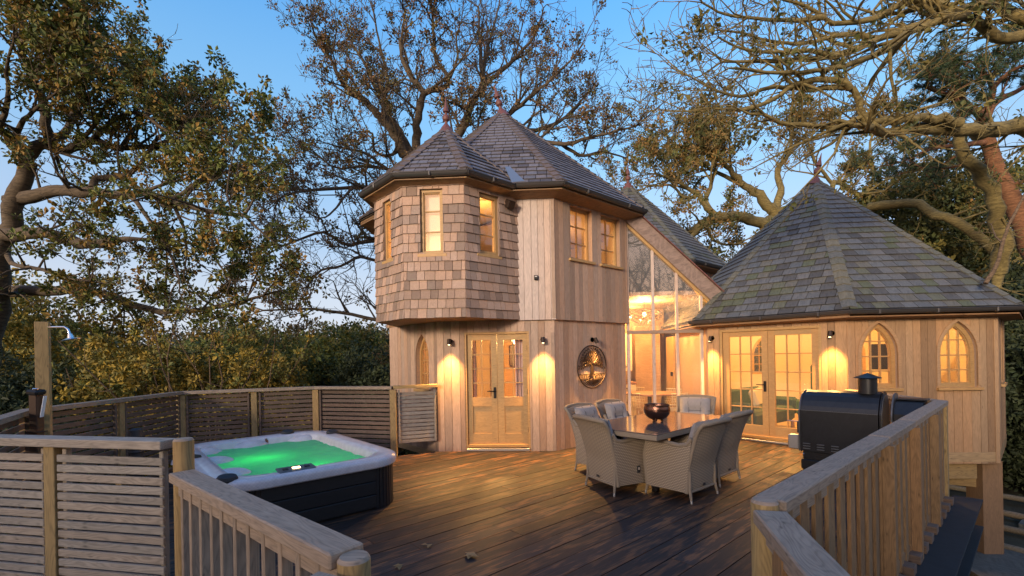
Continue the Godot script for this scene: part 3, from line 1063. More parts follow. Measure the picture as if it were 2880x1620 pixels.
# ---------- the low wing with the wide roof
func build_wing() -> void:
	var o := thing("treehouse_wing", "low octagonal cedar treehouse wing with wide mossy slate roof and arched windows", "treehouse")
	var c := Vector3(5.96, 0, -10.385)
	var w := octo(c, 2.716, 0)
	for i in 8:
		var ops := []
		var l := w[i].distance_to(w[(i + 1) % 8])
		if i == 0: ops = [rect(0.235, 0.0, 1.905, 2.03)]
		elif i == 1: ops = [arch(0.485, 1.0, 0.56, 2.03), arch(1.665, 1.0, 0.56, 2.03)]
		elif i == 2: ops = [arch(1.1, 1.0, 0.56, 2.03)]
		elif i in [4, 5, 6]: ops = [arch(1.1, 1.0, 0.56, 2.0)]
		var f := house_wall(o, w[i], w[(i + 1) % 8], -0.19, 2.12, ops, M.cedar_warm if i in [0, 1, 2] else null, M.inner)
		if i == 0:
			door_frame(o, f, 0.28, 1.86, 0.0, 1.985, 0.045, -0.10, -0.01)
			var a := door_leaf(o, f, 0.283, 1.066, 0.05, 1.982, Rect2(0.395, 0.285, 0.57, 1.605), 3, 5, Rect2(), -0.05)
			door_handle(a, f, 1.015, 0.99, -0.05, -1)
			var d := door_leaf(o, f, 1.072, 1.857, 0.05, 1.982, Rect2(1.175, 0.285, 0.575, 1.605), 3, 5, Rect2(), -0.052)
			for v in [0.35, 1.0, 1.75]:
				part(d, "hinge", box_mesh(Vector3(0.02, 0.09, 0.02), 0.004), M.iron, f * Transform3D(Basis.IDENTITY, Vector3(1.862, v, -0.045)))
			beam(o, "weather_bar", f * Vector3(0.285, 0.085, -0.035), f * Vector3(1.855, 0.085, -0.035), 0.05, 0.04, M.oak)
			beam(o, "threshold", f * Vector3(0.24, 0.022, -0.02), f * Vector3(1.90, 0.022, -0.02), 0.12, 0.03, M.bucket)
		for q in ops:
			if i == 0: continue
			var lo := Vector2(99, 99)
			var hi := Vector2(-99, -99)
			for p in q:
				lo = lo.min(p); hi = hi.max(p)
			var cx := (lo.x + hi.x) * 0.5
			window(o, f, q, 0.06, 0.055, [cx - 0.072, cx + 0.072], [1.27, 1.50, 1.74], 1, 0.05)
			# raised moulding round the arch
			if i < 3:
				var out: PackedVector2Array = Geometry2D.offset_polygon(q, 0.045, Geometry2D.JOIN_MITER)[0]
				var half := Geometry2D.intersect_polygons(out, rect(lo.x - 1, 1.03, hi.x + 1, 3.0))[0] as PackedVector2Array
				var mb := MB.new()
				ring_piece(mb, half, q, -0.01, 0.012, vgrain(f))
				part(o, "arch_moulding", mb.done(), pick(M.cedar_warm))
	var fl := MB.new()
	flat(fl, w, -0.16, -0.012)
	part(o, "floor", fl.done(), M.floorboard)
	var sb := MB.new()
	ring_slab(sb, octo(c, 2.60, 2.06), octo(c, 2.95, 2.13), 0.03)
	ring_slab(sb, octo(c, 2.935, 2.11), octo(c, 2.95, 2.11), 0.10)
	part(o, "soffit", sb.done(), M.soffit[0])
	var cl := MB.new()   # plastered slope under the roof
	var ci := octo(c, 2.75, 2.11)
	for i in 8: cl.quad(ci[(i + 1) % 8], ci[i], Vector3(c.x, 4.6, c.z), Vector3(c.x, 4.6, c.z))
	part(o, "ceiling", cl.done(), M.inner)
	roof(o, "roof", c, 2.975, 2.225, 5.27, 0.178, 0.205, M.slate_wing, M.hip_wing, [0, 1, 7], 0.2, 300)
	finial(o, Vector3(5.96, 5.26, -10.385), 0.85, Vector2(-0.24, 0))
	var e := octo(c, 3.035, 2.213)
	gutter_run(o, PackedVector3Array([e[0] + Vector3(-0.05, 0, -0.05), e[1], e[2], e[3], e[4]]))
	beam(o, "corner_board", Vector3(4.868, -0.18, -7.665), Vector3(4.868, 2.0, -7.665), 0.012, 0.06, M.cedar_warm, Vector3.RIGHT)
	beam(o, "corner_board", Vector3(7.052, -0.18, -7.665), Vector3(7.052, 2.04, -7.665), 0.012, 0.06, M.cedar_warm, Vector3.RIGHT)
	# beams and post that carry the wing
	beam(o, "floor_beam", Vector3(4.6, -0.33, -7.80), Vector3(6.82, -0.33, -7.80), 0.09, 0.23, M.post)
	beam(o, "floor_beam", Vector3(4.6, -0.46, -8.9), Vector3(7.1, -0.56, -7.95), 0.10, 0.16, M.post)
	beam(o, "support_post", Vector3(7.12, -2.2, -7.98), Vector3(7.12, -0.19, -7.98), 0.30, 0.30, M.cedar_warm, Vector3.RIGHT)
	beam(o, "support_post", Vector3(4.9, -2.2, -8.4), Vector3(4.9, -0.19, -8.4), 0.25, 0.25, M.cedar_warm, Vector3.RIGHT)
	for q in [Vector3(3.6, 0, -11), Vector3(8.2, 0, -11), Vector3(6, 0, -12.8)]:
		beam(o, "support_post", q + Vector3(0, -2.4, 0), q + Vector3(0, -0.17, 0), 0.25, 0.25, M.cedar_warm, Vector3.RIGHT)
	part(o, "post_shoe", box_mesh(Vector3(0.26, 0.14, 0.26), 0.01), M.bucket, Transform3D(Basis.IDENTITY, Vector3(7.12, -1.66, -7.98)))

# ---------- glazed link between the two
func build_link() -> void:
	var o := thing("glazed_link", "glazed timber link with sloping metal verge between tower and low wing", "link building")
	var z := -9.42
	var gl := [[1.80, 2.235], [2.285, 2.695], [2.745, 3.16]]
	var low := [0.06, 1.985]
	var top := func(x): return 4.15 - (x - 1.79) * 0.99
	for x in [1.765, 2.26, 2.72, 3.19]:
		var t: float = top.call(x)
		beam(o, "mullion", Vector3(x, 0.0, z), Vector3(x, 2.0, z), 0.07, 0.055, M.cedar_pale, Vector3.RIGHT)
		beam(o, "mullion", Vector3(x, 2.07, z), Vector3(x, t - 0.03, z), 0.07, 0.05, M.cedar_pale, Vector3.RIGHT)
	beam(o, "transom", Vector3(1.74, 2.035, z + 0.004), Vector3(3.22, 2.035, z + 0.004), 0.085, 0.068, M.cedar)
	beam(o, "bottom_rail", Vector3(1.74, 0.03, z), Vector3(3.22, 0.03, z), 0.08, 0.06, M.cedar)
	for g in gl:
		var b := MB.new()
		b.prism(rect(g[0], low[0], g[1], low[1]), -0.002, 0.002, Transform3D(Basis.IDENTITY, Vector3(0, 0, z + 0.01)))
		part(o, "pane", b.done(), M.glass)
		var u := MB.new()
		for k in 3:
			u.prism(PackedVector2Array([Vector2(g[0], 2.07), Vector2(g[1], 2.07), Vector2(g[1], top.call(g[1])), Vector2(g[0], top.call(g[0]))]), -0.002 - k * 0.014, 0.002 - k * 0.014, Transform3D(Basis.IDENTITY, Vector3(0, 0, z + 0.012)))
		part(o, "pane", u.done(), M.glass)
	# raking head, broad metal verge and the roof behind it
	var a := Vector3(1.72, 4.21, z)
	var e := Vector3(3.34, 2.607, z)
	beam(o, "raking_frame", a, e, 0.10, 0.05, M.oak)
	var n := Vector3(0.703, 0.711, 0)
	beam(o, "verge_board", a + n * 0.16 + Vector3(-0.06, 0.06, 0.06), e + n * 0.16 + Vector3(0.18, -0.18, 0.06), 0.08, 0.27, M.zinc, n, 0.008)
	beam(o, "verge_edge", a + n * 0.305 + Vector3(-0.06, 0.06, 0.075), e + n * 0.305 + Vector3(0.18, -0.18, 0.075), 0.13, 0.02, M.copper, n)
	var r := MB.new()
	var d := Vector3(0, 0, -3.6)
	slab(r, a + n * 0.24 + Vector3(0, 0, -0.01), e + n * 0.24 + Vector3(0, 0, -0.01), e + n * 0.24 + d, a + n * 0.24 + d, 0.16)
	part(o, "roof", r.done(), M.slate[0])
	var f := MB.new()
	flat(f, [Vector3(1.7, 0, -9.40), Vector3(3.25, 0, -9.40), Vector3(3.25, 0, -13), Vector3(1.7, 0, -13)], -0.14, -0.01)
	part(o, "floor", f.done(), M.floorboard)
	# ceiling over the kitchen, with the dark loft above it
	var lc := MB.new()
	flat(lc, [Vector3(1.72, 0, -9.6), Vector3(3.22, 0, -9.6), Vector3(3.22, 0, -12.6), Vector3(1.72, 0, -12.6)], 2.78, 2.86)
	part(o, "ceiling", lc.done(), M.cedar[1])
	# back wall: boards, with a door at its right
	var bf := facet(Vector3(1.7, 0, -12.6), Vector3(3.3, 0, -12.6))
	var bm := MB.new()
	solid_wall(bm, bf, 0, 1.6, -0.1, 4.3, [], -0.12, -0.03)
	var bw := part(o, "wall", bm.done(), M.cedar[2])
	plank_wall(bw, bf, 0.0, 1.6, 0.0, 4.2, [], M.cedar)
	part(o, "drain_spout", box_mesh(Vector3(0.12, 0.08, 0.10), 0.01), M.copper, Transform3D(Basis.from_euler(Vector3(0, 0, 0.2)), Vector3(3.12, 2.16, -9.33)))

# ---------- the house behind, of which only the roof shows
func build_pavilion() -> void:
	var o := thing("treehouse_pavilion", "rear treehouse pavilion, only its pointed slate roof seen above the link", "treehouse")
	var c := Vector3(3.03, 0, -15.71)
	var w := octo(c, 2.46, 0)
	for i in 8:
		house_wall(o, w[i], w[(i + 1) % 8], -0.3, 4.05, [], M.cedar if i in [1, 2] else null, M.inner)
	var sb := MB.new()
	ring_slab(sb, octo(c, 2.4, 3.98), octo(c, 2.80, 4.03), 0.03)
	ring_slab(sb, octo(c, 2.785, 4.0), octo(c, 2.80, 4.0), 0.10)
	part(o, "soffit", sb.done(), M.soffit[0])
	roof(o, "roof", c, 2.835, 4.11, 7.22, 0.178, 0.20, M.slate_wing, M.hip_wing, [1, 2], 0.2, 220)
	finial(o, Vector3(3.03, 7.20, -15.71), 1.0)
	var e := octo(c, 2.88, 4.09)
	gutter_run(o, PackedVector3Array([e[1], e[2], e[3], e[4]]))

# ---------- fences and rails
func round_post(parent: Node, at: Vector3, top: float, r: float, m: Variant, bottom := -0.3) -> void:
	var b := MB.new()
	var rows := []
	var pr := [Vector2(r, bottom), Vector2(r * 0.99, (top + bottom) * 0.5), Vector2(r, top - 0.012)]
	for q in pr:
		var ring := PackedVector3Array()
		for s in 20:
			var a := TAU * s / 20
			ring.append(Vector3(q.y, cos(a) * q.x, sin(a) * q.x))   # x runs up the grain
		rows.append(ring)
	b.grid(rows, true, false)
	var c := MB.new()
	c.lathe([Vector2(r, top - 0.012), Vector2(r - 0.008, top), Vector2(0.0, top + 0.001)], 20)
	var t := Transform3D(Basis(Vector3.UP, Vector3.LEFT, Vector3.BACK), at)
	var o := part(parent, "post", b.done(), pick(m), t)
	part(o, "post_top", c.done(), M.rail[0], t.affine_inverse() * Transform3D(Basis.IDENTITY, at))

func slatted(label: String, a: Vector3, e: Vector3, top: float, pitch: float, sh: float, mats: Variant, rail: Variant, posts: Array, back := 1.0, group := "slatted fence panels round the deck", low := 0.06) -> Node3D:
	var o := thing("slatted_fence", label, "fence", (a + e) * 0.5, 0.0, group)
	var inv := o.transform.affine_inverse()
	var x := (e - a).normalized()
	var nn := x.cross(Vector3.UP) * back
	var cuts := [0.0]
	cuts.append_array(posts)
	cuts.append(1.0)
	var l := a.distance_to(e)
	for i in cuts.size() - 1:
		var p := a.lerp(e, cuts[i]) + x * (0.06 if i == 0 else 0.055)
		var q := a.lerp(e, cuts[i + 1]) - x * (0.055 if i < cuts.size() - 2 else 0.02)
		var y := low
		while y + sh < top - 0.06:
			var j := rng.randf_range(-0.002, 0.002)
			beam(o, "slat", inv * (p + Vector3(0, y + sh / 2 + j, 0) + nn * 0.022), inv * (q + Vector3(0, y + sh / 2 - j, 0) + nn * 0.022), 0.02, sh, mats)
			y += pitch
		for k in [p + x * 0.03, q - x * 0.03]:
			beam(o, "batten", inv * (k + nn * -0.006 + Vector3(0, low, 0)), inv * (k + nn * -0.006 + Vector3(0, top - 0.07, 0)), 0.035, 0.03, mats, x)
	for t in posts:
		var k := a.lerp(e, t)
		beam(o, "post", inv * (k + Vector3(0, -0.3, 0)), inv * (k + Vector3(0, top - 0.05, 0)), 0.075, 0.085, M.post, x)
	beam(o, "handrail", inv * (a + Vector3(0, top - 0.025, 0)), inv * (e + Vector3(0, top - 0.025, 0)), 0.12, 0.05, rail)
	return o

func build_fences() -> void:
	var p0 := Vector3(-4.62, 0, -3.62)
	var p1 := Vector3(-5.42, 0, -4.64)
	var p2 := Vector3(-5.70, 0, -7.10)
	var p3 := Vector3(-3.88, 0, -7.90)
	var p4 := Vector3(-2.42, 0, -7.58)
	var p5 := Vector3(-1.745, 0, -7.86)
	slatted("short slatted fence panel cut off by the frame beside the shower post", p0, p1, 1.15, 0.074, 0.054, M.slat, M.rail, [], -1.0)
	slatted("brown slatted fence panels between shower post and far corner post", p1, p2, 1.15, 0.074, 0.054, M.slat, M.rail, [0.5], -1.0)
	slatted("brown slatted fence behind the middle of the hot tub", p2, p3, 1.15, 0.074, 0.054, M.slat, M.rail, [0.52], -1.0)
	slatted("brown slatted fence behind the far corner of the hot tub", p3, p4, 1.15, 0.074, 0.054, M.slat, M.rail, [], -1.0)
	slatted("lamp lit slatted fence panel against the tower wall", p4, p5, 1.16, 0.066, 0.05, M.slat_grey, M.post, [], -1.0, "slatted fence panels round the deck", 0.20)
	var i := 0
	for p in [p1, p2, p3, p4]:
		var t := thing("fence_post", ["fence post beside the shower at the bend of the fence", "corner fence post left of the hot tub under the bend of the rail", "fence post behind the far edge of the hot tub", "lamp lit fence post next to the small panel by the tower"][i], "post", p, 0, "square fence posts")
		t.rotation.y = [0.4, 0.9, 0.1, 0.15][i]
		beam(t, "shaft", Vector3(0, -0.3, 0), Vector3(0, 1.095, 0), 0.10, 0.10, M.post, Vector3.RIGHT)
		i += 1
	# pale front panel at the left
	var a := Vector3(-2.12, 0, -2.605)
	var b := Vector3(-4.70, 0, -2.98)
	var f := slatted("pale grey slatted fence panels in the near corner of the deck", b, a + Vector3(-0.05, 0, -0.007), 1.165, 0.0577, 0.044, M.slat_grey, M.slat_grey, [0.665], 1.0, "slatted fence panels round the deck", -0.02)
	# round posts
	var r := [[Vector3(-2.075, 0, -2.60), 1.175, "round treated timber post between slatted panel and sloping handrail"], [Vector3(-0.61, 0, -1.475), 0.985, "round post with pale sawn top at the walkway, left of the planks"], [Vector3(0.905, 0, -1.965), 1.015, "round post with pale sawn top where the long balustrade begins"]]
	for q in r:
		var t := thing("round_post", q[2], "post", q[0], 0, "round timber posts")
		round_post(t, Vector3.ZERO, q[1], 0.052, M.post, -0.5)
	# left balustrade
	balustrade("handrail with thin upright balusters in front of the hot tub", Vector3(-2.05, 0, -2.55), Vector3(-0.64, 0, -1.50), 1.0, 0.152, 0.034, 0.045, [], false)
	balustrade("short grey handrail running out of the frame from the walkway post", Vector3(-0.65, 0, -1.42), Vector3(-0.98, 0, -0.62), 0.955, 0.15, 0.034, 0.045, [], false)
	# right balustrade and its turns
	balustrade("long balustrade of close set brown boards beside the black smoker", Vector3(0.94, 0, -2.0), Vector3(4.665, 0, -5.74), 1.01, 0.105, 0.10, 0.02, [0.385, 0.59, 0.80], true)
	balustrade("short balustrade running out of the frame toward the walkway", Vector3(0.895, 0, -1.90), Vector3(0.70, 0, -0.85), 0.995, 0.11, 0.09, 0.022, [], true)
	balustrade("far return of the balustrade meeting the wall of the wing", Vector3(4.72, 0, -5.80), Vector3(4.78, 0, -7.60), 1.0, 0.13, 0.06, 0.022, [], true)
	var t := thing("fence_post", "square treated post at the far end of the long balustrade", "post", Vector3(4.70, 0, -5.78), PI / 4, "square fence posts")
	beam(t, "shaft", Vector3(0, -0.45, 0), Vector3(0, 0.955, 0), 0.10, 0.10, M.post, Vector3.RIGHT)
	# black steel beam along the outer edge of the deck
	var g := thing("steel_beam", "black steel edge beam outside the long balustrade", "beam", Vector3(3, -0.3, -4.2))
	var inv := g.transform.affine_inverse()
	beam(g, "web", inv * Vector3(1.30, -0.33, -2.12), inv * Vector3(5.06, -0.33, -5.88), 0.02, 0.30, M.steel)
	beam(g, "top_flange", inv * Vector3(1.30, -0.175, -2.12), inv * Vector3(5.06, -0.175, -5.88), 0.26, 0.02, M.steel)
	for k in 17:
		var jp := Vector3(1.02, -0.14, -2.06).lerp(Vector3(4.72, -0.14, -5.76), (k + 0.5) / 17.0)
		part(g, "joist_end", box_mesh(Vector3(0.09, 0.07, 0.13), 0.004), M.slat[k % 6], Transform3D(Basis.from_euler(Vector3(0, -PI / 4, 0)), inv * (jp + Vector3(0.02, 0.01, 0.02))))
	beam(g, "bottom_flange", inv * Vector3(1.30, -0.49, -2.12), inv * Vector3(5.06, -0.49, -5.88), 0.26, 0.02, M.steel)

func balustrade(label: String, a: Vector3, e: Vector3, top: float, pitch: float, bw: float, bt: float, posts: Array, double: bool) -> void:
	var o := thing("balustrade", label, "railing", (a + e) * 0.5)
	var inv := o.transform.affine_inverse()
	var x := (e - a).normalized()
	var nn := x.cross(Vector3.UP)
	var l := a.distance_to(e)
	var n := int(l / pitch)
	var cuts := [0.0]
	cuts.append_array(posts)
	cuts.append(1.0)
	for i in cuts.size() - 1:
		var p := a.lerp(e, cuts[i]) + x * 0.003
		var q := a.lerp(e, cuts[i + 1]) - x * 0.003
		beam(o, "handrail", inv * (p + Vector3(0, top - 0.03, 0)), inv * (q + Vector3(0, top - 0.03 + rng.randf_range(-0.003, 0.003), 0)), 0.125, 0.055, M.rail, Vector3.UP, 0.006)
	for h in ([0.90] if double else [0.93]):
		beam(o, "under_rail", inv * (a + Vector3(0, top - 0.10, 0)), inv * (e + Vector3(0, top - 0.10, 0)), 0.035, 0.085, M.rail)
	for i in n:
		var s := (i + 0.5) * pitch + rng.randf_range(-0.006, 0.006)
		var side := (0.012 if i % 2 else -0.012) if double else 0.0
		var k := a + x * s + nn * (side + rng.randf_range(-0.002, 0.002))
		beam(o, "baluster", inv * (k + Vector3(0, -0.13 - rng.randf() * 0.02, 0)), inv * (k + Vector3(0, top - (0.062 if not double else 0.07), 0)), bt, bw * rng.randf_range(0.93, 1.04), M.baluster if double else M.rail, x)
	for t in posts:
		var k := a.lerp(e, t) + nn * 0.055
		beam(o, "post", inv * (k + Vector3(0, -0.42, 0)), inv * (k + Vector3(0, top - 0.06, 0)), 0.07, 0.075, M.baluster, x)

# ---------- lamps that are lit
func lamp_light(o: Node3D, at: Vector3, e: float, size: float, c: Color) -> void:
	var l := OmniLight3D.new()
	l.name = "light"
	o.add_child(l, true)
	l.position = at
	l.light_energy = e
	l.light_color = c
	l.light_size = size
	l.omni_range = 14.0
	l.omni_attenuation = 2.0
	l.shadow_enabled = true

func build_lamps() -> void:
	var wb := facet(Vector3(0.26, 0, -7.93), Vector3(1.70, 0, -9.37))
	var wc := facet(Vector3(3.244, 0, -9.26), Vector3(4.835, 0, -7.669))
	var wf := facet(Vector3(-1.76, 0, -7.93), Vector3(0.26, 0, -7.93))
	var spots := [[wf, 0.235, "bronze wall lamp left of the tower door", 0.0], [wf, 1.82, "bronze wall lamp right of the tower door by the corner", 0.0], [wb, 0.99, "bronze wall lamp above the tree of life plaque", 0.25], [wc, 0.10, "bronze wall lamp between link and wing doors", -0.12], [wc, 2.05, "bronze wall lamp between wing doors and first arched window", 0.0]]
	for s in spots:
		var f: Transform3D = s[0]
		var o := thing("wall_lamp", s[2], "wall lamp", f * Vector3(s[1], 1.885, 0), 0, "lit wall lamps")
		o.basis = f.basis
		var b := MB.new()
		b.lathe([Vector2(0.0, 0.0), Vector2(0.042, 0.0), Vector2(0.042, 0.018), Vector2(0.03, 0.024), Vector2(0, 0.024)], 16, Transform3D(Basis(Vector3.RIGHT, Vector3.BACK, Vector3.UP), Vector3(0, 0, 0)))
		part(o, "back_plate", b.done(), M.bronze)
		var tilt := Basis.from_euler(Vector3(-0.30, 0, float(s[3])))
		var h := MB.new()
		h.lathe([Vector2(0.030, -0.055), Vector2(0.034, -0.055), Vector2(0.034, 0.045), Vector2(0.02, 0.052), Vector2(0, 0.052)], 16)
		h.lathe([Vector2(0.029, 0.0), Vector2(0.030, -0.055)], 16)
		var at := Vector3(0, -0.015, 0.095)
		part(o, "shade", h.done(), M.bronze, Transform3D(tilt, at))
		var u := MB.new()
		u.lathe([Vector2(0.0, -0.052), Vector2(0.020, -0.050), Vector2(0.024, -0.035), Vector2(0.02, -0.02), Vector2(0, -0.018)], 12)
		part(o, "bulb", u.done(), M.bulb, Transform3D(tilt, at))
		# the beam thrown out over the deck, and the weaker spill that grazes the boards below the fitting
		for q in [[0.32, 9.0, 52.0, 0.9], [0.0, 0.7, 44.0, 0.8]]:
			var l := SpotLight3D.new()
			l.name = "light"
			o.add_child(l, true)
			l.transform = Transform3D(Basis.from_euler(Vector3(deg_to_rad(-90) - float(q[0]), 0, 0)), at + tilt * Vector3(0, -0.064, 0))
			l.light_color = lin(1.0, 0.50, 0.13)
			l.light_energy = q[1]
			l.light_size = 0.02
			l.spot_angle = q[2]
			l.spot_angle_attenuation = q[3]
			l.spot_range = 14.0
			l.spot_attenuation = 2.0
			l.shadow_enabled = true

func globe_lamp(label: String, at: Vector3, r: float, e: float, cord: float, c := Color(0, 0, 0)) -> Node3D:
	var o := thing("pendant_lamp", label, "lamp", at, 0, "lamps inside the rooms")
	var b := MB.new()
	b.lathe([Vector2(0, -r), Vector2(r * 0.5, -r * 0.87), Vector2(r * 0.87, -r * 0.5), Vector2(r, 0), Vector2(r * 0.87, r * 0.5), Vector2(r * 0.5, r * 0.87), Vector2(0, r)], 16)
	part(o, "bulb", b.done(), M.bulb)
	if cord > 0: beam(o, "cord", Vector3(0, r * 0.9, 0), Vector3(0, cord, 0), 0.008, 0.008, M.iron, Vector3.RIGHT, 0)
	lamp_light(o, Vector3.ZERO, e, r * 0.8, lin(1.0, 0.52, 0.15) if c == Color(0, 0, 0) else c)
	return o

func build_interiors() -> void:
	# lamps in the rooms
	globe_lamp("round ceiling lamp glowing inside the tower bedroom", Vector3(-0.5, 1.95, -10.0), 0.09, 9.0, 0.2)
	globe_lamp("bright bulb inside the bay seen through its right window", Vector3(-1.10, 3.92, -8.1), 0.06, 1.5, 0.4)
	globe_lamp("lamp glowing low behind the pale blind of the bay", Vector3(-1.58, 3.08, -7.55), 0.05, 0.9, 0.0)
	globe_lamp("warm lamp in the upper tower room behind the paired windows", Vector3(0.2, 3.62, -10.2), 0.10, 1.7, 0.7)
	globe_lamp("round lamp under the plastered ceiling of the wing", Vector3(5.7, 2.75, -10.6), 0.12, 10.0, 1.7)
	globe_lamp("bare bulb over the kitchen units at the back of the link", Vector3(2.3, 2.55, -12.0), 0.05, 1.5, 1.7)
	# blind behind the middle window of the bay
	var bl := part(self, "window_blind", box_mesh(Vector3(0.44, 1.06, 0.006)), M.blind, Transform3D(Basis.IDENTITY, Vector3(-1.675, 3.71, -7.27)))
	tag(bl, "pale blind drawn behind the middle window of the bay", "blind")
	# woven pendant over the link's table
	var pd := thing("woven_pendant_lamp", "woven openwork pendant lampshade hanging in the link", "lamp", Vector3(2.35, 2.52, -10.6), 0, "lamps inside the rooms")
	var wv := MB.new()
	for k in 26:
		var pts := PackedVector3Array()
		var rr := PackedFloat32Array()
		for j in 9:
			var t := j / 8.0
			var a := TAU * k / 26.0 + (t * 1.9 if k % 2 else -t * 1.9)
			var q := 0.10 + 0.29 * sin(t * PI * 0.78)
			pts.append(Vector3(cos(a) * q, -0.24 + t * 0.30, sin(a) * q)); rr.append(0.007)
		wv.tube(pts, rr, 4, false)
	part(pd, "lamp_shade", wv.done(), M.bronze)
	var bb := MB.new()
	bb.lathe([Vector2(0, -0.05), Vector2(0.05, 0.0), Vector2(0.03, 0.05), Vector2(0, 0.06)], 12)
	part(pd, "bulb", bb.done(), M.bulb, Transform3D(Basis.IDENTITY, Vector3(0, -0.04, 0)))
	beam(pd, "cord", Vector3(0, 0.05, 0), Vector3(0, 1.3, 0), 0.008, 0.008, M.iron, Vector3.RIGHT, 0)
	lamp_light(pd, Vector3(0, -0.04, 0), 7.0, 0.04, lin(1.0, 0.52, 0.15))
	# kitchen units at the left of the link
	var ku := thing("kitchen_units", "cream kitchen cupboards with dark handles inside the link", "kitchen cabinet", Vector3(2.0, 0, -11.9))
	part(ku, "base_cabinet", box_mesh(Vector3(0.58, 0.86, 0.9), 0.005), M.white, Transform3D(Basis.IDENTITY, Vector3(0.02, 0.45, 0)))
	part(ku, "worktop", box_mesh(Vector3(0.62, 0.04, 0.94), 0.005), M.rose_wood, Transform3D(Basis.IDENTITY, Vector3(0.02, 0.905, 0)))
	part(ku, "wall_cabinet", box_mesh(Vector3(0.5, 0.9, 0.9), 0.005), M.white, Transform3D(Basis.IDENTITY, Vector3(-0.02, 1.65, 0)))
	for y in [0.78, 0.45, 1.30]: part(ku, "handle", box_mesh(Vector3(0.14, 0.02, 0.02), 0.004), M.iron, Transform3D(Basis.IDENTITY, Vector3(0.05, y, 0.46)))
	# tall dark cupboard and open inner door
	var tc := part(self, "tall_cupboard", box_mesh(Vector3(0.62, 2.3, 0.5), 0.006), M.cedar[3], Transform3D(Basis.IDENTITY, Vector3(2.72, 1.15, -12.2)))
	tag(tc, "tall dark timber cupboard at the back of the link", "cupboard")
	var idr := thing("inner_door", "open orange timber inner door with black latch in the link", "door", Vector3(3.13, 0, -11.4))
	beam(idr, "leaf", Vector3(0, 0.02, 0), Vector3(0, 2.0, 0), 0.62, 0.045, M.oak, Vector3.RIGHT)
	part(idr, "latch", box_mesh(Vector3(0.05, 0.10, 0.05), 0.008), M.iron, Transform3D(Basis.IDENTITY, Vector3(-0.05, 1.12, 0.24)))
	# table and wire chairs
	var tb := thing("kitchen_table", "round topped wooden kitchen table on black pedestal inside the link", "table", Vector3(2.42, 0, -10.55))
	var tm := MB.new()
	tm.lathe([Vector2(0, 0.705), Vector2(0.56, 0.705), Vector2(0.58, 0.72), Vector2(0.58, 0.74), Vector2(0, 0.742)], 28)
	part(tb, "tabletop", tm.done(), M.rose_wood)
	var pm := MB.new()
	pm.lathe([Vector2(0.28, 0.0), Vector2(0.28, 0.02), Vector2(0.05, 0.04), Vector2(0.045, 0.70)], 16)
	part(tb, "pedestal", pm.done(), M.iron)
	var spec := [[Vector3(1.98, 0, -10.05), 2.6, "wire chair nearest the tower at the kitchen table"], [Vector3(2.35, 0, -11.35), 0.1, "wire chair behind the kitchen table"], [Vector3(2.92, 0, -10.9), -0.9, "wire chair at the right of the kitchen table"], [Vector3(2.75, 0, -9.95), 3.6, "wire chair in front of the kitchen table by the glass"]]
	for s in spec:
		var o := thing("wire_chair", s[2], "chair", s[0], s[1], "wire chairs in the link")
		var lg := MB.new()
		for k in 4:
			var sx := 0.2 if k & 1 else -0.2
			var sz := 0.2 if k & 2 else -0.2
			var q := MB.new()
			q.tube(PackedVector3Array([Vector3(sx * 1.15, 0, sz * 1.15), Vector3(sx * 0.7, 0.43, sz * 0.7)]), PackedFloat32Array([0.009, 0.009]), 6)
			part(o, "leg", q.done(), M.wire)
		var st := MB.new()
		for k in 9:
			var t := (k - 4) / 4.0
			st.tube(PackedVector3Array([Vector3(t * 0.21, 0.44, 0.2), Vector3(t * 0.2, 0.43, -0.15), Vector3(t * 0.2, 0.55, -0.24), Vector3(t * 0.2, 0.78, -0.27 + 0.05 * t * t)]), PackedFloat32Array([0.005, 0.005, 0.005, 0.005]), 4)
		for y in 6:
			var pts := PackedVector3Array()
			var rr := PackedFloat32Array()
			for k in 9:
				var t := (k - 4) / 4.0
				pts.append(Vector3(t * 0.21, 0.50 + y * 0.056, -0.21 - y * 0.012 + 0.06 * t * t)); rr.append(0.005 if y < 5 else 0.011)
			st.tube(pts, rr, 4)
		part(o, "seat_shell", st.done(), M.wire)
	# bedroom: curtains and inner door seen through the tower doors
	for s in [[-1.24, "rose curtain hanging at the left behind the tower door"], [-0.30, "rose curtain hanging at the right behind the tower door"]]:
		var rows := []
		for y in 2:
			var r := PackedVector3Array()
			for k in 21: r.append(Vector3((k - 10) * 0.013, y * 1.95, sin(k * 1.25) * 0.022))
			rows.append(r)
		var b := MB.new()
		b.grid(rows)
		var o := part(self, "curtain", b.done(), M.curtain, Transform3D(Basis.IDENTITY, Vector3(s[0], 0.05, -8.16)))
		tag(o, s[1], "curtain", "curtains in the tower bedroom")
	var bd := part(self, "bedroom_door", box_mesh(Vector3(0.75, 1.95, 0.05), 0.005), M.oak[1], Transform3D(Basis.IDENTITY, Vector3(-0.95, 1.0, -12.62)))
	tag(bd, "oak inner door at the back of the tower bedroom", "door")
	var bh := part(self, "bed_headboard", box_mesh(Vector3(0.9, 0.55, 0.06), 0.02), M.bronze, Transform3D(Basis.IDENTITY, Vector3(-0.35, 1.62, -12.4)))
	tag(bh, "dark framed board on the back wall of the tower bedroom", "wall board")
	# wing: sofa, wing chair, rug, easel, low table
	var sf := thing("sofa", "dark green buttoned sofa inside the wing behind the glazed doors", "sofa", Vector3(4.45, 0, -9.95), deg_to_rad(40))
	part(sf, "seat", box_mesh(Vector3(1.75, 0.30, 0.8), 0.06), M.velvet, Transform3D(Basis.IDENTITY, Vector3(0, 0.30, 0)))
	part(sf, "backrest", box_mesh(Vector3(1.75, 0.42, 0.2), 0.07), M.velvet, Transform3D(Basis.from_euler(Vector3(-0.15, 0, 0)), Vector3(0, 0.63, -0.36)))
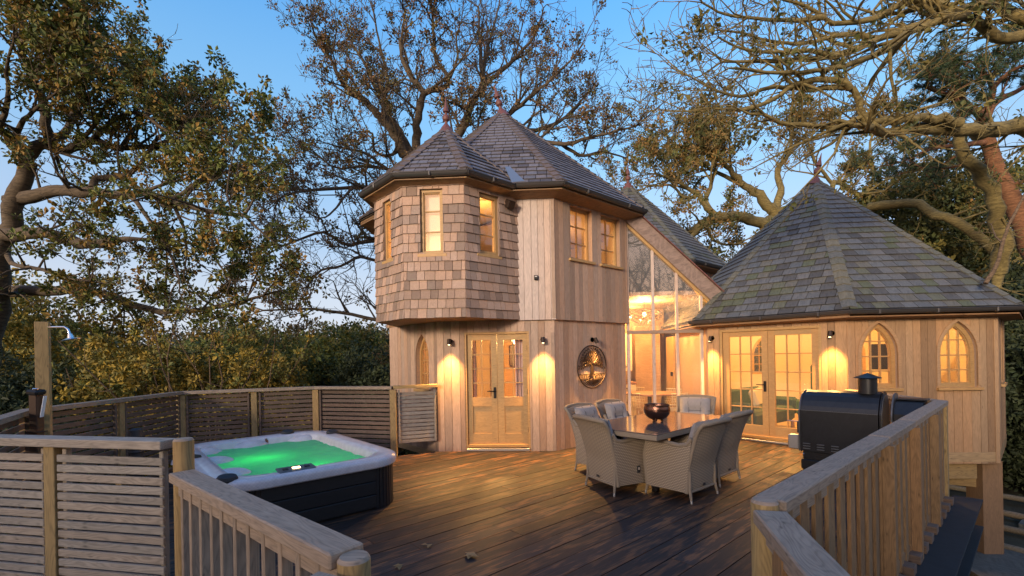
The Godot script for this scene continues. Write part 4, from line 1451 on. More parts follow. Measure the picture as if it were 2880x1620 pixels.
	for k in [-1, 1]: part(sf, "armrest", box_mesh(Vector3(0.2, 0.36, 0.8), 0.08), M.velvet, Transform3D(Basis.IDENTITY, Vector3(k * 0.95, 0.45, 0)))
	for k in [Vector3(-0.85, 0.07, 0.34), Vector3(0.85, 0.07, 0.34), Vector3(-0.85, 0.07, -0.34), Vector3(0.85, 0.07, -0.34)]: part(sf, "leg", box_mesh(Vector3(0.06, 0.15, 0.06), 0.01), M.rose_wood, Transform3D(Basis.IDENTITY, k))
	var sc := part(self, "scatter_cushion", box_mesh(Vector3(0.42, 0.36, 0.14), 0.06), M.inner, Transform3D(Basis.from_euler(Vector3(-0.3, 0.7, 0.1)), Vector3(4.50, 0.66, -10.0)))
	tag(sc, "pale patterned cushion resting on the green sofa", "cushion")
	var wc := thing("wing_chair", "bright green high backed wing chair behind the right glazed door", "armchair", Vector3(5.45, 0, -9.30), deg_to_rad(-160))
	part(wc, "seat", box_mesh(Vector3(0.66, 0.25, 0.62), 0.06), M.velvet2, Transform3D(Basis.IDENTITY, Vector3(0, 0.36, 0)))
	part(wc, "backrest", box_mesh(Vector3(0.70, 1.05, 0.16), 0.06), M.velvet2, Transform3D(Basis.from_euler(Vector3(-0.10, 0, 0)), Vector3(0, 0.90, -0.30)))
	for k in [-1, 1]:
		part(wc, "armrest", box_mesh(Vector3(0.13, 0.30, 0.6), 0.05), M.velvet2, Transform3D(Basis.IDENTITY, Vector3(k * 0.36, 0.52, 0)))
		part(wc, "wing", box_mesh(Vector3(0.10, 0.6, 0.30), 0.04), M.velvet2, Transform3D(Basis.IDENTITY, Vector3(k * 0.37, 1.05, -0.18)))
		for z in [-0.22, 0.26]: part(wc, "leg", box_mesh(Vector3(0.05, 0.24, 0.05), 0.01), M.rose_wood, Transform3D(Basis.IDENTITY, Vector3(k * 0.28, 0.12, z)))
	var ez := thing("tripod_floor_lamp", "unlit rosy wooden tripod lamp stand behind the right arched window", "floor lamp", Vector3(6.50, 0, -8.55))
	for k in 3:
		var a := TAU * k / 3.0 + 0.9
		beam(ez, "leg", Vector3(cos(a) * 0.30, 0, sin(a) * 0.30), Vector3(cos(a) * 0.02, 1.62, sin(a) * 0.02), 0.035, 0.035, M.rose_wood, Vector3.RIGHT)
	var lh := MB.new()
	lh.lathe([Vector2(0.10, 1.60), Vector2(0.10, 1.72), Vector2(0.0, 1.74)], 14)
	part(ez, "lamp_head", lh.done(), M.bronze)
	var tv := part(self, "television", box_mesh(Vector3(0.9, 0.55, 0.05), 0.01), M.iron, Transform3D(Basis.from_euler(Vector3(0, -0.5, 0)), Vector3(7.6, 1.45, -10.4)))
	tag(tv, "dark unlit screen inside the wing behind the right arched window", "television")

# ---------- tree of life plaque
func build_plaque() -> void:
	var f := facet(Vector3(0.26, 0, -7.93), Vector3(1.70, 0, -9.37))
	var o := thing("wall_plaque", "oval rust brown cut metal tree of life plaque on the tower wall", "wall art", f * Vector3(0.958, 1.392, 0.02))
	o.basis = f.basis
	var rx := 0.412
	var b := MB.new()
	var pts := PackedVector3Array()
	var rr := PackedFloat32Array()
	for k in 49:
		var a := TAU * k / 48.0
		pts.append(Vector3(cos(a) * rx, sin(a) * 0.385, 0)); rr.append(0.011)
	b.tube(pts, rr, 6, false)
	part(o, "rim", b.done(), M.bronze)
	var t := MB.new()
	var r := RandomNumberGenerator.new()
	r.seed = 55
	t.prism(PackedVector2Array([Vector2(-0.05, -0.13), Vector2(0.05, -0.13), Vector2(0.028, 0.0), Vector2(0.04, 0.06), Vector2(-0.04, 0.06), Vector2(-0.028, 0.0)]), -0.004, 0.004)
	var lf := MB.new()
	for k in 17:
		var a := deg_to_rad(-8.0 + k * 12.25)
		var p := Vector2(cos(a) * 0.03, 0.04 + sin(a) * 0.02)
		var line := PackedVector3Array([Vector3(p.x, p.y, 0)])
		var w := PackedFloat32Array([0.012])
		var lim := 0.0
		for j in range(1, 6):
			var g := a + sin(j * 1.3 + k) * 0.18
			p += Vector2(cos(g), sin(g)) * 0.064
			if Vector2(p.x / 0.39, p.y / 0.36).length() > 0.95: break
			line.append(Vector3(p.x, p.y, 0)); w.append(0.010 - j * 0.0013)
			for s in [-1, 1]:
				var d := Vector2(cos(g + s * 0.8), sin(g + s * 0.8))
				var c := p + d * 0.032
				if Vector2(c.x / 0.38, c.y / 0.35).length() > 0.97 or c.y < -0.115: continue
				var q := PackedVector2Array()
				for m in 6:
					var aa := TAU * m / 6.0
					q.append(c + d * cos(aa) * 0.026 + d.orthogonal() * sin(aa) * 0.011)
				lf.prism(q, -0.003, 0.003)
		if line.size() > 1: t.tube(line, w, 5)
	part(o, "trunk", t.done(), M.bronze)
	part(o, "leaves", lf.done(), M.bronze)
	var root := MB.new()
	for k in 13:
		var a := deg_to_rad(-168.0 + k * 13.0)
		root.tube(PackedVector3Array([Vector3(0, -0.23, 0), Vector3(cos(a) * 0.10, -0.23 + sin(a) * 0.07, 0), Vector3(cos(a + 0.15) * 0.26, -0.23 + sin(a + 0.15) * 0.125, 0)]), PackedFloat32Array([0.02, 0.012, 0.005]), 5)
	root.prism(PackedVector2Array([Vector2(-0.10, -0.235), Vector2(0.10, -0.235), Vector2(0.07, -0.285), Vector2(-0.07, -0.285)]), -0.004, 0.004)
	part(o, "roots", root.done(), M.bronze)
	var bars := MB.new()
	bars.box(Transform3D(Basis.IDENTITY, Vector3(0, -0.135, 0)), Vector3(0.76, 0.012, 0.008))
	bars.box(Transform3D(Basis.IDENTITY, Vector3(0, -0.23, 0)), Vector3(0.66, 0.012, 0.008))
	part(o, "name_band", bars.done(), M.bronze)
	var tx := TextMesh.new()
	tx.text = "LEOUITREES"
	var sf := SystemFont.new()
	sf.font_names = PackedStringArray(["Droid Serif"])
	tx.font = sf
	tx.font_size = 30
	tx.pixel_size = 0.0033
	tx.depth = 0.008
	part(o, "lettering", tx, M.bronze, Transform3D(Basis.IDENTITY, Vector3(0, -0.183, 0)))

# ---------- hot tub
func rr_ring(bx: float, cx: float, rad: float, y: float, n := 8) -> PackedVector3Array:   # rounded rectangle ring, half sizes bx, cx
	var p := PackedVector3Array()
	for q in 4:
		var sx := 1.0 if q in [0, 3] else -1.0
		var sz := 1.0 if q in [0, 1] else -1.0
		for k in n + 1:
			var a := PI / 2 * (q + k / float(n))
			p.append(Vector3(sx * (bx - rad) + cos(a) * rad, y, sz * (cx - rad) + sin(a) * rad))
	return p

func build_tub() -> void:
	var cen := PB * 1.66 + PC * 6.03
	var o := thing("hot_tub", "marbled white hot tub with glowing green water and black panelled cabinet", "hot tub", cen)
	o.basis = Basis(PB, Vector3.UP, PB.cross(Vector3.UP))   # x along the boards, z toward the viewer
	var hb := 0.925
	var hc := 1.335
	# cabinet: core, panels and ribbed corners
	var core := MB.new()
	core.grid([rr_ring(hb - 0.07, hc - 0.07, 0.28, 0.0), rr_ring(hb - 0.07, hc - 0.07, 0.28, 0.47)], true, true)
	var cab := part(o, "cabinet", core.done(), M.cabinet[0])
	for s in [[0.0, hc - 0.045, 0.0, 1.12], [0.0, -hc + 0.045, PI, 1.12], [hb - 0.045, 0.0, PI / 2, 1.92], [-hb + 0.045, 0.0, -PI / 2, 1.92]]:
		for k in 3:
			part(cab, "panel", box_mesh(Vector3(s[3], 0.135, 0.03), 0.006), pick(M.cabinet), Transform3D(Basis.from_euler(Vector3(0, s[2], 0)), Vector3(s[0], 0.09 + k * 0.142, s[1])))
	for q in 4:
		var sx := 1.0 if q in [0, 3] else -1.0
		var sz := 1.0 if q in [0, 1] else -1.0
		for k in 11:
			var a := PI / 2 * (q + (k + 0.5) / 11.0)
			var at := Vector3(sx * (hb - 0.37) + cos(a) * 0.325, 0.225, sz * (hc - 0.37) + sin(a) * 0.325)
			part(cab, "corner_strip", box_mesh(Vector3(0.042, 0.45, 0.02), 0.006), pick(M.cabinet), Transform3D(Basis.from_euler(Vector3(0, PI / 2 - a, 0)), at))
	# shell: rolled lip, top, basin
	var sh := MB.new()
	var prof := [[0.03, 0.44], [-0.004, 0.443], [-0.014, 0.46], [-0.013, 0.51], [-0.004, 0.535], [0.02, 0.549], [0.06, 0.553], [0.14, 0.551], [0.185, 0.542], [0.215, 0.515], [0.235, 0.465], [0.26, 0.38], [0.36, 0.20], [0.52, 0.10], [0.80, 0.08]]
	var rows := []
	for p in prof:
		rows.append(rr_ring(hb - p[0], hc - p[0], clampf(0.40 - p[0] * 0.5, 0.08, 0.42), p[1]))
	sh.grid(rows, true, true)
	var bot := rr_ring(hb - 0.80, hc - 0.80, 0.08, 0.08)
	for k in range(1, bot.size() - 1): sh.tri(bot[0], bot[k + 1], bot[k])
	part(o, "shell", sh.done(), M.shell)
	# moulded seat backs along the sides, above the water
	var sb := MB.new()
	for s in [[-0.70, 0.55], [-0.70, -0.25], [-0.70, -0.95], [0.60, -1.05], [-0.1, -1.10]]:
		var rws := []
		for i in 7:
			var r := PackedVector3Array()
			for j in 9:
				var th := PI * j / 8.0
				var ph := PI / 2 * i / 6.0
				r.append(Vector3(s[0] + cos(th) * cos(ph) * 0.30, 0.36 + sin(ph) * 0.17, s[1] + (sin(th) * 0.5 - 0.2) * cos(ph) * 0.45))
			rws.append(r)
		sb.grid(rws)
	part(o, "moulded_seat", sb.done(), M.shell)
	# water with low churned ripples
	var n1 := noise(301, 1.4, 4)
	var wr := []
	for i in 40:
		var r := PackedVector3Array()
		for j in 30:
			var x := lerpf(-hb + 0.235, hb - 0.235, j / 29.0)
			var z := lerpf(-hc + 0.235, hc - 0.235, i / 39.0)
			r.append(Vector3(x, 0.455 + n1.get_noise_2d(x * 1.2, z * 4.5) * 0.018, z))
		wr.append(r)
	var wm := MB.new()
	wm.grid(wr, false, true)
	part(o, "water", wm.done(), M.water)
	# head cushions and jets
	for s in [[0.40, -1.22, 0.0], [0.86, -0.72, 0.4], [-0.80, 1.19, 0.2], [-0.88, -0.2, 1.57]]:
		var b := MB.new()
		b.lathe([Vector2(0.0, 0.03), Vector2(0.075, 0.025), Vector2(0.09, 0.0), Vector2(0.08, -0.02)], 14)
		part(o, "head_cushion", b.done(), M.rubber, Transform3D(Basis.from_euler(Vector3(0.2, s[2], 0)).scaled(Vector3(1, 1, 0.6)), Vector3(s[0], 0.565, s[1])))
	for s in [[-0.73, 0.62, 0.49], [-0.74, -0.1, 0.50], [0.1, -1.12, 0.50], [0.55, -1.08, 0.49]]:
		var b := MB.new()
		b.lathe([Vector2(0, 0.012), Vector2(0.03, 0.008), Vector2(0.035, 0)], 12)
		part(o, "jet", b.done(), M.copper, Transform3D(Basis.from_euler(Vector3(0.9, 0, -0.6)), Vector3(s[0], s[2], s[1])))
	# control panel on the front edge, lit
	var cp := part(o, "control_panel", box_mesh(Vector3(0.34, 0.02, 0.15), 0.008), M.grey_enamel, Transform3D(Basis.from_euler(Vector3(0.12, 0, 0)), Vector3(-0.22, 0.558, hc - 0.12)))
	part(cp, "display", box_mesh(Vector3(0.07, 0.008, 0.035)), M.bulb, Transform3D(Basis.IDENTITY, Vector3(0.0, 0.012, 0.0)))
	for k in [-1, 1]: part(cp, "button", box_mesh(Vector3(0.05, 0.01, 0.04), 0.004), M.rubber, Transform3D(Basis.IDENTITY, Vector3(k * 0.1, 0.012, 0)))
	# green lamps under the water
	var gm := mat("green_lamp_glow", lin(0.1, 1, 0.3), 0.5)
	gm.emission_enabled = true
	gm.emission = lin(0.05, 1.0, 0.25)
	gm.emission_energy_multiplier = 6.0
	for s in [[0.1, 0.85], [-0.2, -0.1]]:
		var t := thing("underwater_lamp", ["green underwater lamp near the front of the tub", "green underwater lamp in the middle of the tub"][0 if s[1] > 0 else 1], "lamp", o.transform * Vector3(s[0], 0.20, s[1]), 0, "green lamps under the tub water")
		var b := MB.new()
		b.lathe([Vector2(0, -0.05), Vector2(0.05, 0), Vector2(0, 0.05)], 12)
		part(t, "bulb", b.done(), gm)
		lamp_light(t, Vector3.ZERO, 0.10, 0.04, lin(0.06, 1.0, 0.25))
	# pump housing like a black column beyond the tub
	var q := thing("black_bollard", "black ribbed bollard with domed top standing before the far fence", "bollard", Vector3(-5.05, 0, -5.55))
	var pb := MB.new()
	pb.lathe([Vector2(0.075, 0), Vector2(0.078, 0.70), Vector2(0.07, 0.78), Vector2(0.04, 0.80), Vector2(0, 0.805)], 16)
	part(q, "body", pb.done(), M.rubber)
	for k in 6:
		var rb := MB.new()
		rb.lathe([Vector2(0.078, 0.28 + k * 0.07), Vector2(0.084, 0.30 + k * 0.07), Vector2(0.078, 0.32 + k * 0.07)], 16)
		part(q, "ring", rb.done(), M.rubber)

# ---------- garden table, wicker armchairs, bowl
func pillow(w: float, h: float, d: float, tufts: Array) -> ArrayMesh:   # a stuffed cushion in the xy plane, bulging to +z
	var b := MB.new()
	for side in 2:
		var rows := []
		for i in 15:
			var r := PackedVector3Array()
			for j in 15:
				var x := (j - 7) / 7.0
				var y := (i - 7) / 7.0
				var k := sqrt(maxf(0.0, (1.0 - pow(absf(x), 5.0)) * (1.0 - pow(absf(y), 5.0))))
				var z := d * k
				if side == 0:
					for t in tufts: z -= d * 0.55 * exp(-((x - t.x) ** 2 + (y - t.y) ** 2) * 22.0)
				r.append(Vector3(x * w * 0.5, y * h * 0.5, z if side == 0 else -z * 0.4))
			rows.append(r)
		b.grid(rows, false, side == 1)
	return b.done()

func make_chair(label: String) -> Node3D:
	var o := thing("wicker_armchair", label, "armchair", Vector3.ZERO, 0, "wicker armchairs round the garden table")
	# back: one woven sheet from near the floor to the rolled top
	var bp := func(s: float, t: float, off: float) -> Vector3:
		var y := 0.10 + 0.78 * t
		var lean := maxf(0.0, t - 0.36)
		var z := -0.245 - 0.02 * minf(t / 0.36, 1.0) - lean * 0.27 - 0.05 * pow(t, 10.0) + 0.055 * s * s * (0.3 + lean) - off
		var hw := 0.275 + 0.022 * t - 0.02 * sin(t * PI)
		y += -0.022 * s * s * pow(t, 6.0)
		return Vector3(s * hw, y, z)
	var b := MB.new()
	for side in 2:
		var rows := []
		for i in 17:
			var r := PackedVector3Array()
			for j in 13: r.append(bp.call((j - 6) / 6.0, i / 16.0, 0.022 if side else -0.022))
			rows.append(r)
		b.grid(rows, false, side == 1)
	part(o, "backrest", b.done(), M.wicker)
	var e := PackedVector3Array()
	var er := PackedFloat32Array()
	for i in 17: e.append(bp.call(-1.0, i / 16.0, 0.0)); er.append(0.024)
	for j in range(1, 12): e.append(bp.call(-1.0 + j / 6.0, 1.0, 0.0)); er.append(0.030)
	for i in 17: e.append(bp.call(1.0, 1.0 - i / 16.0, 0.0)); er.append(0.024)
	var rb := MB.new()
	rb.tube(e, er, 8)
	part(o, "back_rim", rb.done(), M.wicker_rim)
	# sides with arms
	var sd := PackedVector2Array([Vector2(-0.235, 0.11), Vector2(0.27, 0.10), Vector2(0.285, 0.30), Vector2(0.30, 0.46), Vector2(0.272, 0.56), Vector2(0.262, 0.635), Vector2(0.10, 0.625), Vector2(-0.16, 0.60), Vector2(-0.30, 0.66), Vector2(-0.265, 0.40)])
	for k in [-1, 1]:
		var m := MB.new()
		m.prism(sd, -0.02, 0.02, Transform3D(Basis(Vector3.BACK, Vector3.UP, Vector3.LEFT), Vector3(k * 0.272, 0, 0)))
		var side := part(o, "arm_panel", m.done(), M.wicker)
		var rim := MB.new()
		var rp := PackedVector3Array()
		var rr := PackedFloat32Array()
		for q in [Vector2(0.262, 0.12), Vector2(0.28, 0.30), Vector2(0.295, 0.45), Vector2(0.27, 0.555), Vector2(0.262, 0.605), Vector2(0.235, 0.637), Vector2(0.10, 0.632), Vector2(-0.15, 0.607), Vector2(-0.25, 0.63), Vector2(-0.30, 0.70)]:
			rp.append(Vector3(k * 0.276, q.y, q.x)); rr.append(0.026)
		rim.tube(rp, rr, 8)
		part(side, "arm_rim", rim.done(), M.wicker_rim)
	# seat box, front apron
	part(o, "seat", box_mesh(Vector3(0.51, 0.30, 0.47), 0.02), M.wicker, Transform3D(Basis.IDENTITY, Vector3(0, 0.25, 0.01)))
	for k in 4:
		var sx := 0.262 if k & 1 else -0.262
		var sz := 0.262 if k & 2 else -0.262
		var l := MB.new()
		l.tube(PackedVector3Array([Vector3(sx * 1.05, 0.03, sz * 1.08), Vector3(sx, 0.14, sz), Vector3(sx, 0.34, sz * 0.99)]), PackedFloat32Array([0.013, 0.019, 0.021]), 10)
		var lg := part(o, "leg", l.done(), M.wicker_rim)
		var tp := MB.new()
		tp.tube(PackedVector3Array([Vector3(sx * 1.058, 0.0, sz * 1.095), Vector3(sx * 1.05, 0.034, sz * 1.08)]), PackedFloat32Array([0.012, 0.0135]), 10)
		part(lg, "leg_tip", tp.done(), M.bucket)
	for q in [[Vector3(-0.262, 0.115, -0.262), Vector3(0.262, 0.115, -0.262)], [Vector3(-0.262, 0.115, -0.262), Vector3(-0.262, 0.115, 0.262)], [Vector3(0.262, 0.115, -0.262), Vector3(0.262, 0.115, 0.262)]]:
		var st := MB.new()
		st.tube(PackedVector3Array(q), PackedFloat32Array([0.014, 0.014]), 8)
		part(o, "stretcher", st.done(), M.wicker_rim)
	part(o, "name_tag", box_mesh(Vector3(0.05, 0.022, 0.004)), M.rubber, Transform3D(Basis.IDENTITY, Vector3(0.02, 0.17, -0.292)))
	var lever := part(o, "recline_lever", box_mesh(Vector3(0.012, 0.085, 0.045), 0.01), M.rubber, Transform3D(Basis.IDENTITY, Vector3(-0.295, 0.27, 0.06)))
	part(lever, "lever_knob", box_mesh(Vector3(0.012, 0.03, 0.02), 0.004), M.alloy, Transform3D(Basis.IDENTITY, Vector3(-0.008, 0.01, 0)))
	# cushions
	var bc := part(o, "back_cushion", pillow(0.47, 0.47, 0.075, [Vector2(-0.36, 0.05), Vector2(0.36, 0.05), Vector2(0, 0.05)]), M.cushion, Transform3D(Basis.from_euler(Vector3(-0.27, 0, 0)), Vector3(0, 0.645, -0.265)))
	for q in [[Vector3(-0.235, 0.012, 0.042), Vector3(-0.085, 0.012, 0.04), Vector3(0.085, 0.012, 0.04), Vector3(0.235, 0.012, 0.042)], [Vector3(-0.085, 0.012, 0.04), Vector3(-0.10, 0.13, 0.08), Vector3(-0.10, 0.23, 0.03)], [Vector3(0.085, 0.012, 0.04), Vector3(0.10, 0.13, 0.08), Vector3(0.10, 0.23, 0.03)], [Vector3(-0.085, 0.012, 0.04), Vector3(-0.10, -0.12, 0.08), Vector3(-0.10, -0.22, 0.04)], [Vector3(0.085, 0.012, 0.04), Vector3(0.10, -0.12, 0.08), Vector3(0.10, -0.22, 0.04)]]:
		var sm := MB.new()
		var rr := PackedFloat32Array()
		for z in q: rr.append(0.004)
		sm.tube(PackedVector3Array(q), rr, 5, false)
		part(bc, "stitching", sm.done(), M.seam)
	part(o, "seat_cushion", pillow(0.49, 0.48, 0.06, []), M.cushion, Transform3D(Basis.from_euler(Vector3(-PI / 2, 0, 0)), Vector3(0, 0.42, 0.03)))
	return o

func build_table_and_chairs() -> void:
	var c := PB * 5.43 + PC * 3.26
	var t := thing("garden_table", "long garden table with dark glass top between wicker armchairs", "table", c)
	t.basis = Basis(PB, Vector3.UP, PB.cross(Vector3.UP))
	part(t, "tabletop", box_mesh(Vector3(1.94, 0.012, 1.08), 0.003), M.table_top, Transform3D(Basis.IDENTITY, Vector3(0, 0.738, 0)))
	part(t, "apron", box_mesh(Vector3(1.94, 0.055, 1.08), 0.006), M.wicker_rim, Transform3D(Basis.IDENTITY, Vector3(0, 0.703, 0)))
	for k in 4:
		var sx := 0.55 if k & 1 else -0.55
		var sz := 0.26 if k & 2 else -0.26
		part(t, "leg", box_mesh(Vector3(0.07, 0.68, 0.07), 0.01), M.iron, Transform3D(Basis.IDENTITY, Vector3(sx, 0.34, sz)))
	var spots := [[Vector3(0.93, 0, -5.75), Vector3(0.87, 0, -0.49), "wicker armchair nearest the tower door with dark recline lever on its side"], [Vector3(1.60, 0, -5.49), Vector3(-0.68, 0, -0.74), "wicker armchair standing nearest the viewer, its back to the smoker"], [Vector3(2.12, 0, -6.13), Vector3(-0.70, 0, -0.71), "second wicker armchair of the smoker side, half hidden by the nearest armchair"], [Vector3(0.87, 0, -6.60), Vector3(0.72, 0, 0.69), "wicker armchair on the house side, left of the two facing the viewer"], [Vector3(1.36, 0, -7.10), Vector3(0.69, 0, 0.72), "wicker armchair on the house side, next to the copper bowl"], [Vector3(2.42, 0, -7.62), Vector3(-0.42, 0, 0.9), "wicker armchair with blue grey cushion at the far head of the table"]]
	var proto := make_chair(spots[0][2])
	for i in spots.size():
		var o: Node3D = proto
		if i > 0:
			o = proto.duplicate()
			o.name = "wicker_armchair"
			add_child(o, true)
			o.set_meta("label", spots[i][2])
		o.position = spots[i][0]
		var d: Vector3 = spots[i][1]
		o.rotation.y = atan2(d.x, d.z)
	var w := thing("bowl", "hammered copper bronze bowl in the middle of the garden table", "bowl", Vector3(1.49, 0.744, -6.10))
	var b := MB.new()
	b.lathe([Vector2(0.0, 0.028), Vector2(0.085, 0.030), Vector2(0.125, 0.055), Vector2(0.158, 0.105), Vector2(0.165, 0.15), Vector2(0.158, 0.19), Vector2(0.150, 0.205), Vector2(0.158, 0.214), Vector2(0.150, 0.217), Vector2(0.142, 0.205), Vector2(0.15, 0.15), Vector2(0.12, 0.08), Vector2(0.05, 0.045), Vector2(0, 0.04)], 32)
	var bw := MB.new()
	var prof := [[0.0, 0.028], [0.05, 0.028], [0.085, 0.032], [0.118, 0.052], [0.142, 0.080], [0.158, 0.112], [0.165, 0.148], [0.161, 0.180], [0.152, 0.203], [0.160, 0.213], [0.154, 0.217], [0.145, 0.205], [0.150, 0.15], [0.12, 0.08], [0.05, 0.045], [0.001, 0.042]]
	var rows := []
	for p in prof:
		var r := PackedVector3Array()
		for k in 40: r.append(Vector3(cos(TAU * k / 40) * p[0], p[1], sin(TAU * k / 40) * p[0]))
		rows.append(r)
	bw.grid(rows, true, true)
	part(w, "body", bw.done(), M.hammered)
	for k in 3:
		var fb := MB.new()
		fb.lathe([Vector2(0.0, 0.0), Vector2(0.016, 0.006), Vector2(0.02, 0.018), Vector2(0.014, 0.032)], 10)
		part(w, "foot", fb.done(), M.hammered, Transform3D(Basis.IDENTITY, Vector3(cos(TAU * k / 3.0) * 0.06, 0, sin(TAU * k / 3.0) * 0.06)))

# ---------- smoker
func build_smoker() -> void:
	var o := thing("smoker_grill", "black barrel smoker grill with chimney and pellet hopper beside the balustrade", "grill", Vector3(3.47, 0, -6.49))
	var x := Vector3(0.70710678, 0, 0.70710678)
	o.basis = Basis(x, Vector3.UP, x.cross(Vector3.UP))
	var pr := PackedVector2Array([Vector2(0, 0.28), Vector2(0.0, 0.82), Vector2(-0.02, 0.88), Vector2(-0.055, 0.95), Vector2(-0.105, 1.015), Vector2(-0.165, 1.06), Vector2(-0.25, 1.08), Vector2(-0.34, 1.065), Vector2(-0.42, 1.01), Vector2(-0.47, 0.92), Vector2(-0.49, 0.82), Vector2(-0.49, 0.28)])
	var t := func(xx): return Transform3D(Basis(Vector3.BACK, Vector3.UP, Vector3.LEFT), Vector3(xx, 0, 0))
	var b := MB.new()
	b.prism(pr, -0.84, -0.01, t.call(0.0))
	part(o, "barrel", b.done(), M.enamel)
	for xx in [0.0, 0.85]:
		var q := MB.new()
		var big := Geometry2D.offset_polygon(pr, 0.008)[0] as PackedVector2Array
		var small := Geometry2D.offset_polygon(pr, -0.01)[0] as PackedVector2Array
		q.prism(big, -0.012, 0.0, t.call(xx + 0.004))
		part(o, "end_rim", q.done(), M.enamel)
		var qc := MB.new()
		qc.prism(Geometry2D.offset_polygon(pr, -0.03)[0], -0.012, 0.012, t.call(xx + (0.012 if xx > 0 else -0.012)))
		part(o, "end_cap", qc.done(), M.grey_enamel)
	var gap := MB.new()
	gap.prism(pr, -0.075, -0.06, t.call(0.90))
	part(o, "hopper_side", gap.done(), M.grey_enamel)
	# hopper at the right end
	var hp := PackedVector2Array([Vector2(-0.04, 0.52), Vector2(-0.04, 0.84), Vector2(-0.13, 0.97), Vector2(-0.24, 0.99), Vector2(-0.44, 0.99), Vector2(-0.44, 0.52)])
	var h := MB.new()
	h.prism(hp, -1.24, -0.98, t.call(0.0))
	var hop := part(o, "hopper", h.done(), M.enamel)
	part(hop, "hopper_lid", box_mesh(Vector3(0.30, 0.02, 0.25), 0.006), M.enamel, Transform3D(Basis.IDENTITY, Vector3(1.11, 1.005, -0.34)))
	# chimney
	var ch := MB.new()
	ch.lathe([Vector2(0.10, 0.0), Vector2(0.10, 0.185)], 24)
	var cm := part(o, "chimney", ch.done(), M.enamel, Transform3D(Basis.IDENTITY, Vector3(0.70, 1.06, -0.22)))
	var cc := MB.new()
	cc.lathe([Vector2(0.0, 0.195), Vector2(0.145, 0.195), Vector2(0.148, 0.20), Vector2(0.0, 0.262)], 24)
	part(cm, "chimney_cap", cc.done(), M.enamel)
	for k in 3: part(cm, "cap_bracket", box_mesh(Vector3(0.015, 0.03, 0.008)), M.enamel, Transform3D(Basis.IDENTITY, Vector3(cos(TAU * k / 3.0) * 0.092, 0.19, sin(TAU * k / 3.0) * 0.092)))
	# louvres on the back, frame seam, bolt heads
	for k in 5:
		for j in 3:
			part(o, "louvre", box_mesh(Vector3(0.085, 0.012, 0.016), 0.004), M.grey_enamel, Transform3D(Basis.from_euler(Vector3(0.5, 0, 0)), Vector3(0.075 + k * 0.16, 0.315 + j * 0.033, 0.004)))
	part(o, "seam", box_mesh(Vector3(0.84, 0.006, 0.006)), M.grey_enamel, Transform3D(Basis.IDENTITY, Vector3(0.42, 0.822, 0.001)))
	part(o, "bolt", box_mesh(Vector3(0.02, 0.05, 0.02), 0.005), M.chrome, Transform3D(Basis.IDENTITY, Vector3(0.04, 0.225, 0.012)))
	# cart below
	part(o, "cart_panel", box_mesh(Vector3(0.80, 0.11, 0.45), 0.006), M.enamel, Transform3D(Basis.IDENTITY, Vector3(0.42, 0.22, -0.25)))
	for j in 3: part(o, "vent_slot", box_mesh(Vector3(0.22, 0.012, 0.012)), M.dark, Transform3D(Basis.IDENTITY, Vector3(0.28, 0.19 + j * 0.028, -0.022)))
	part(o, "cart_base", box_mesh(Vector3(0.84, 0.13, 0.48), 0.01), M.enamel, Transform3D(Basis.IDENTITY, Vector3(0.42, 0.10, -0.25)))
	for k in 4:
		var wv := MB.new()
		wv.lathe([Vector2(0.0, -0.015), Vector2(0.035, -0.012), Vector2(0.035, 0.012), Vector2(0, 0.015)], 12, Transform3D(Basis.from_euler(Vector3(PI / 2, 0, 0)), Vector3(0.05 if k & 1 else 0.79, 0.035, -0.04 if k & 2 else -0.45)))
		part(o, "wheel", wv.done(), M.rubber)
	# left end: handle shelf, upright bar, grease bucket
	part(o, "shelf", box_mesh(Vector3(0.15, 0.012, 0.05), 0.003), M.chrome, Transform3D(Basis.IDENTITY, Vector3(-0.085, 0.665, -0.02)))
	part(o, "corner_bar", box_mesh(Vector3(0.018, 0.55, 0.018), 0.003), M.grey_enamel, Transform3D(Basis.IDENTITY, Vector3(-0.008, 0.55, 0.006)))
	part(o, "hook", box_mesh(Vector3(0.04, 0.16, 0.06), 0.006), M.enamel, Transform3D(Basis.IDENTITY, Vector3(-0.04, 0.58, -0.10)))
	part(o, "grease_bucket", box_mesh(Vector3(0.13, 0.19, 0.13), 0.012), M.bucket, Transform3D(Basis.IDENTITY, Vector3(-0.085, 0.385, -0.06)))

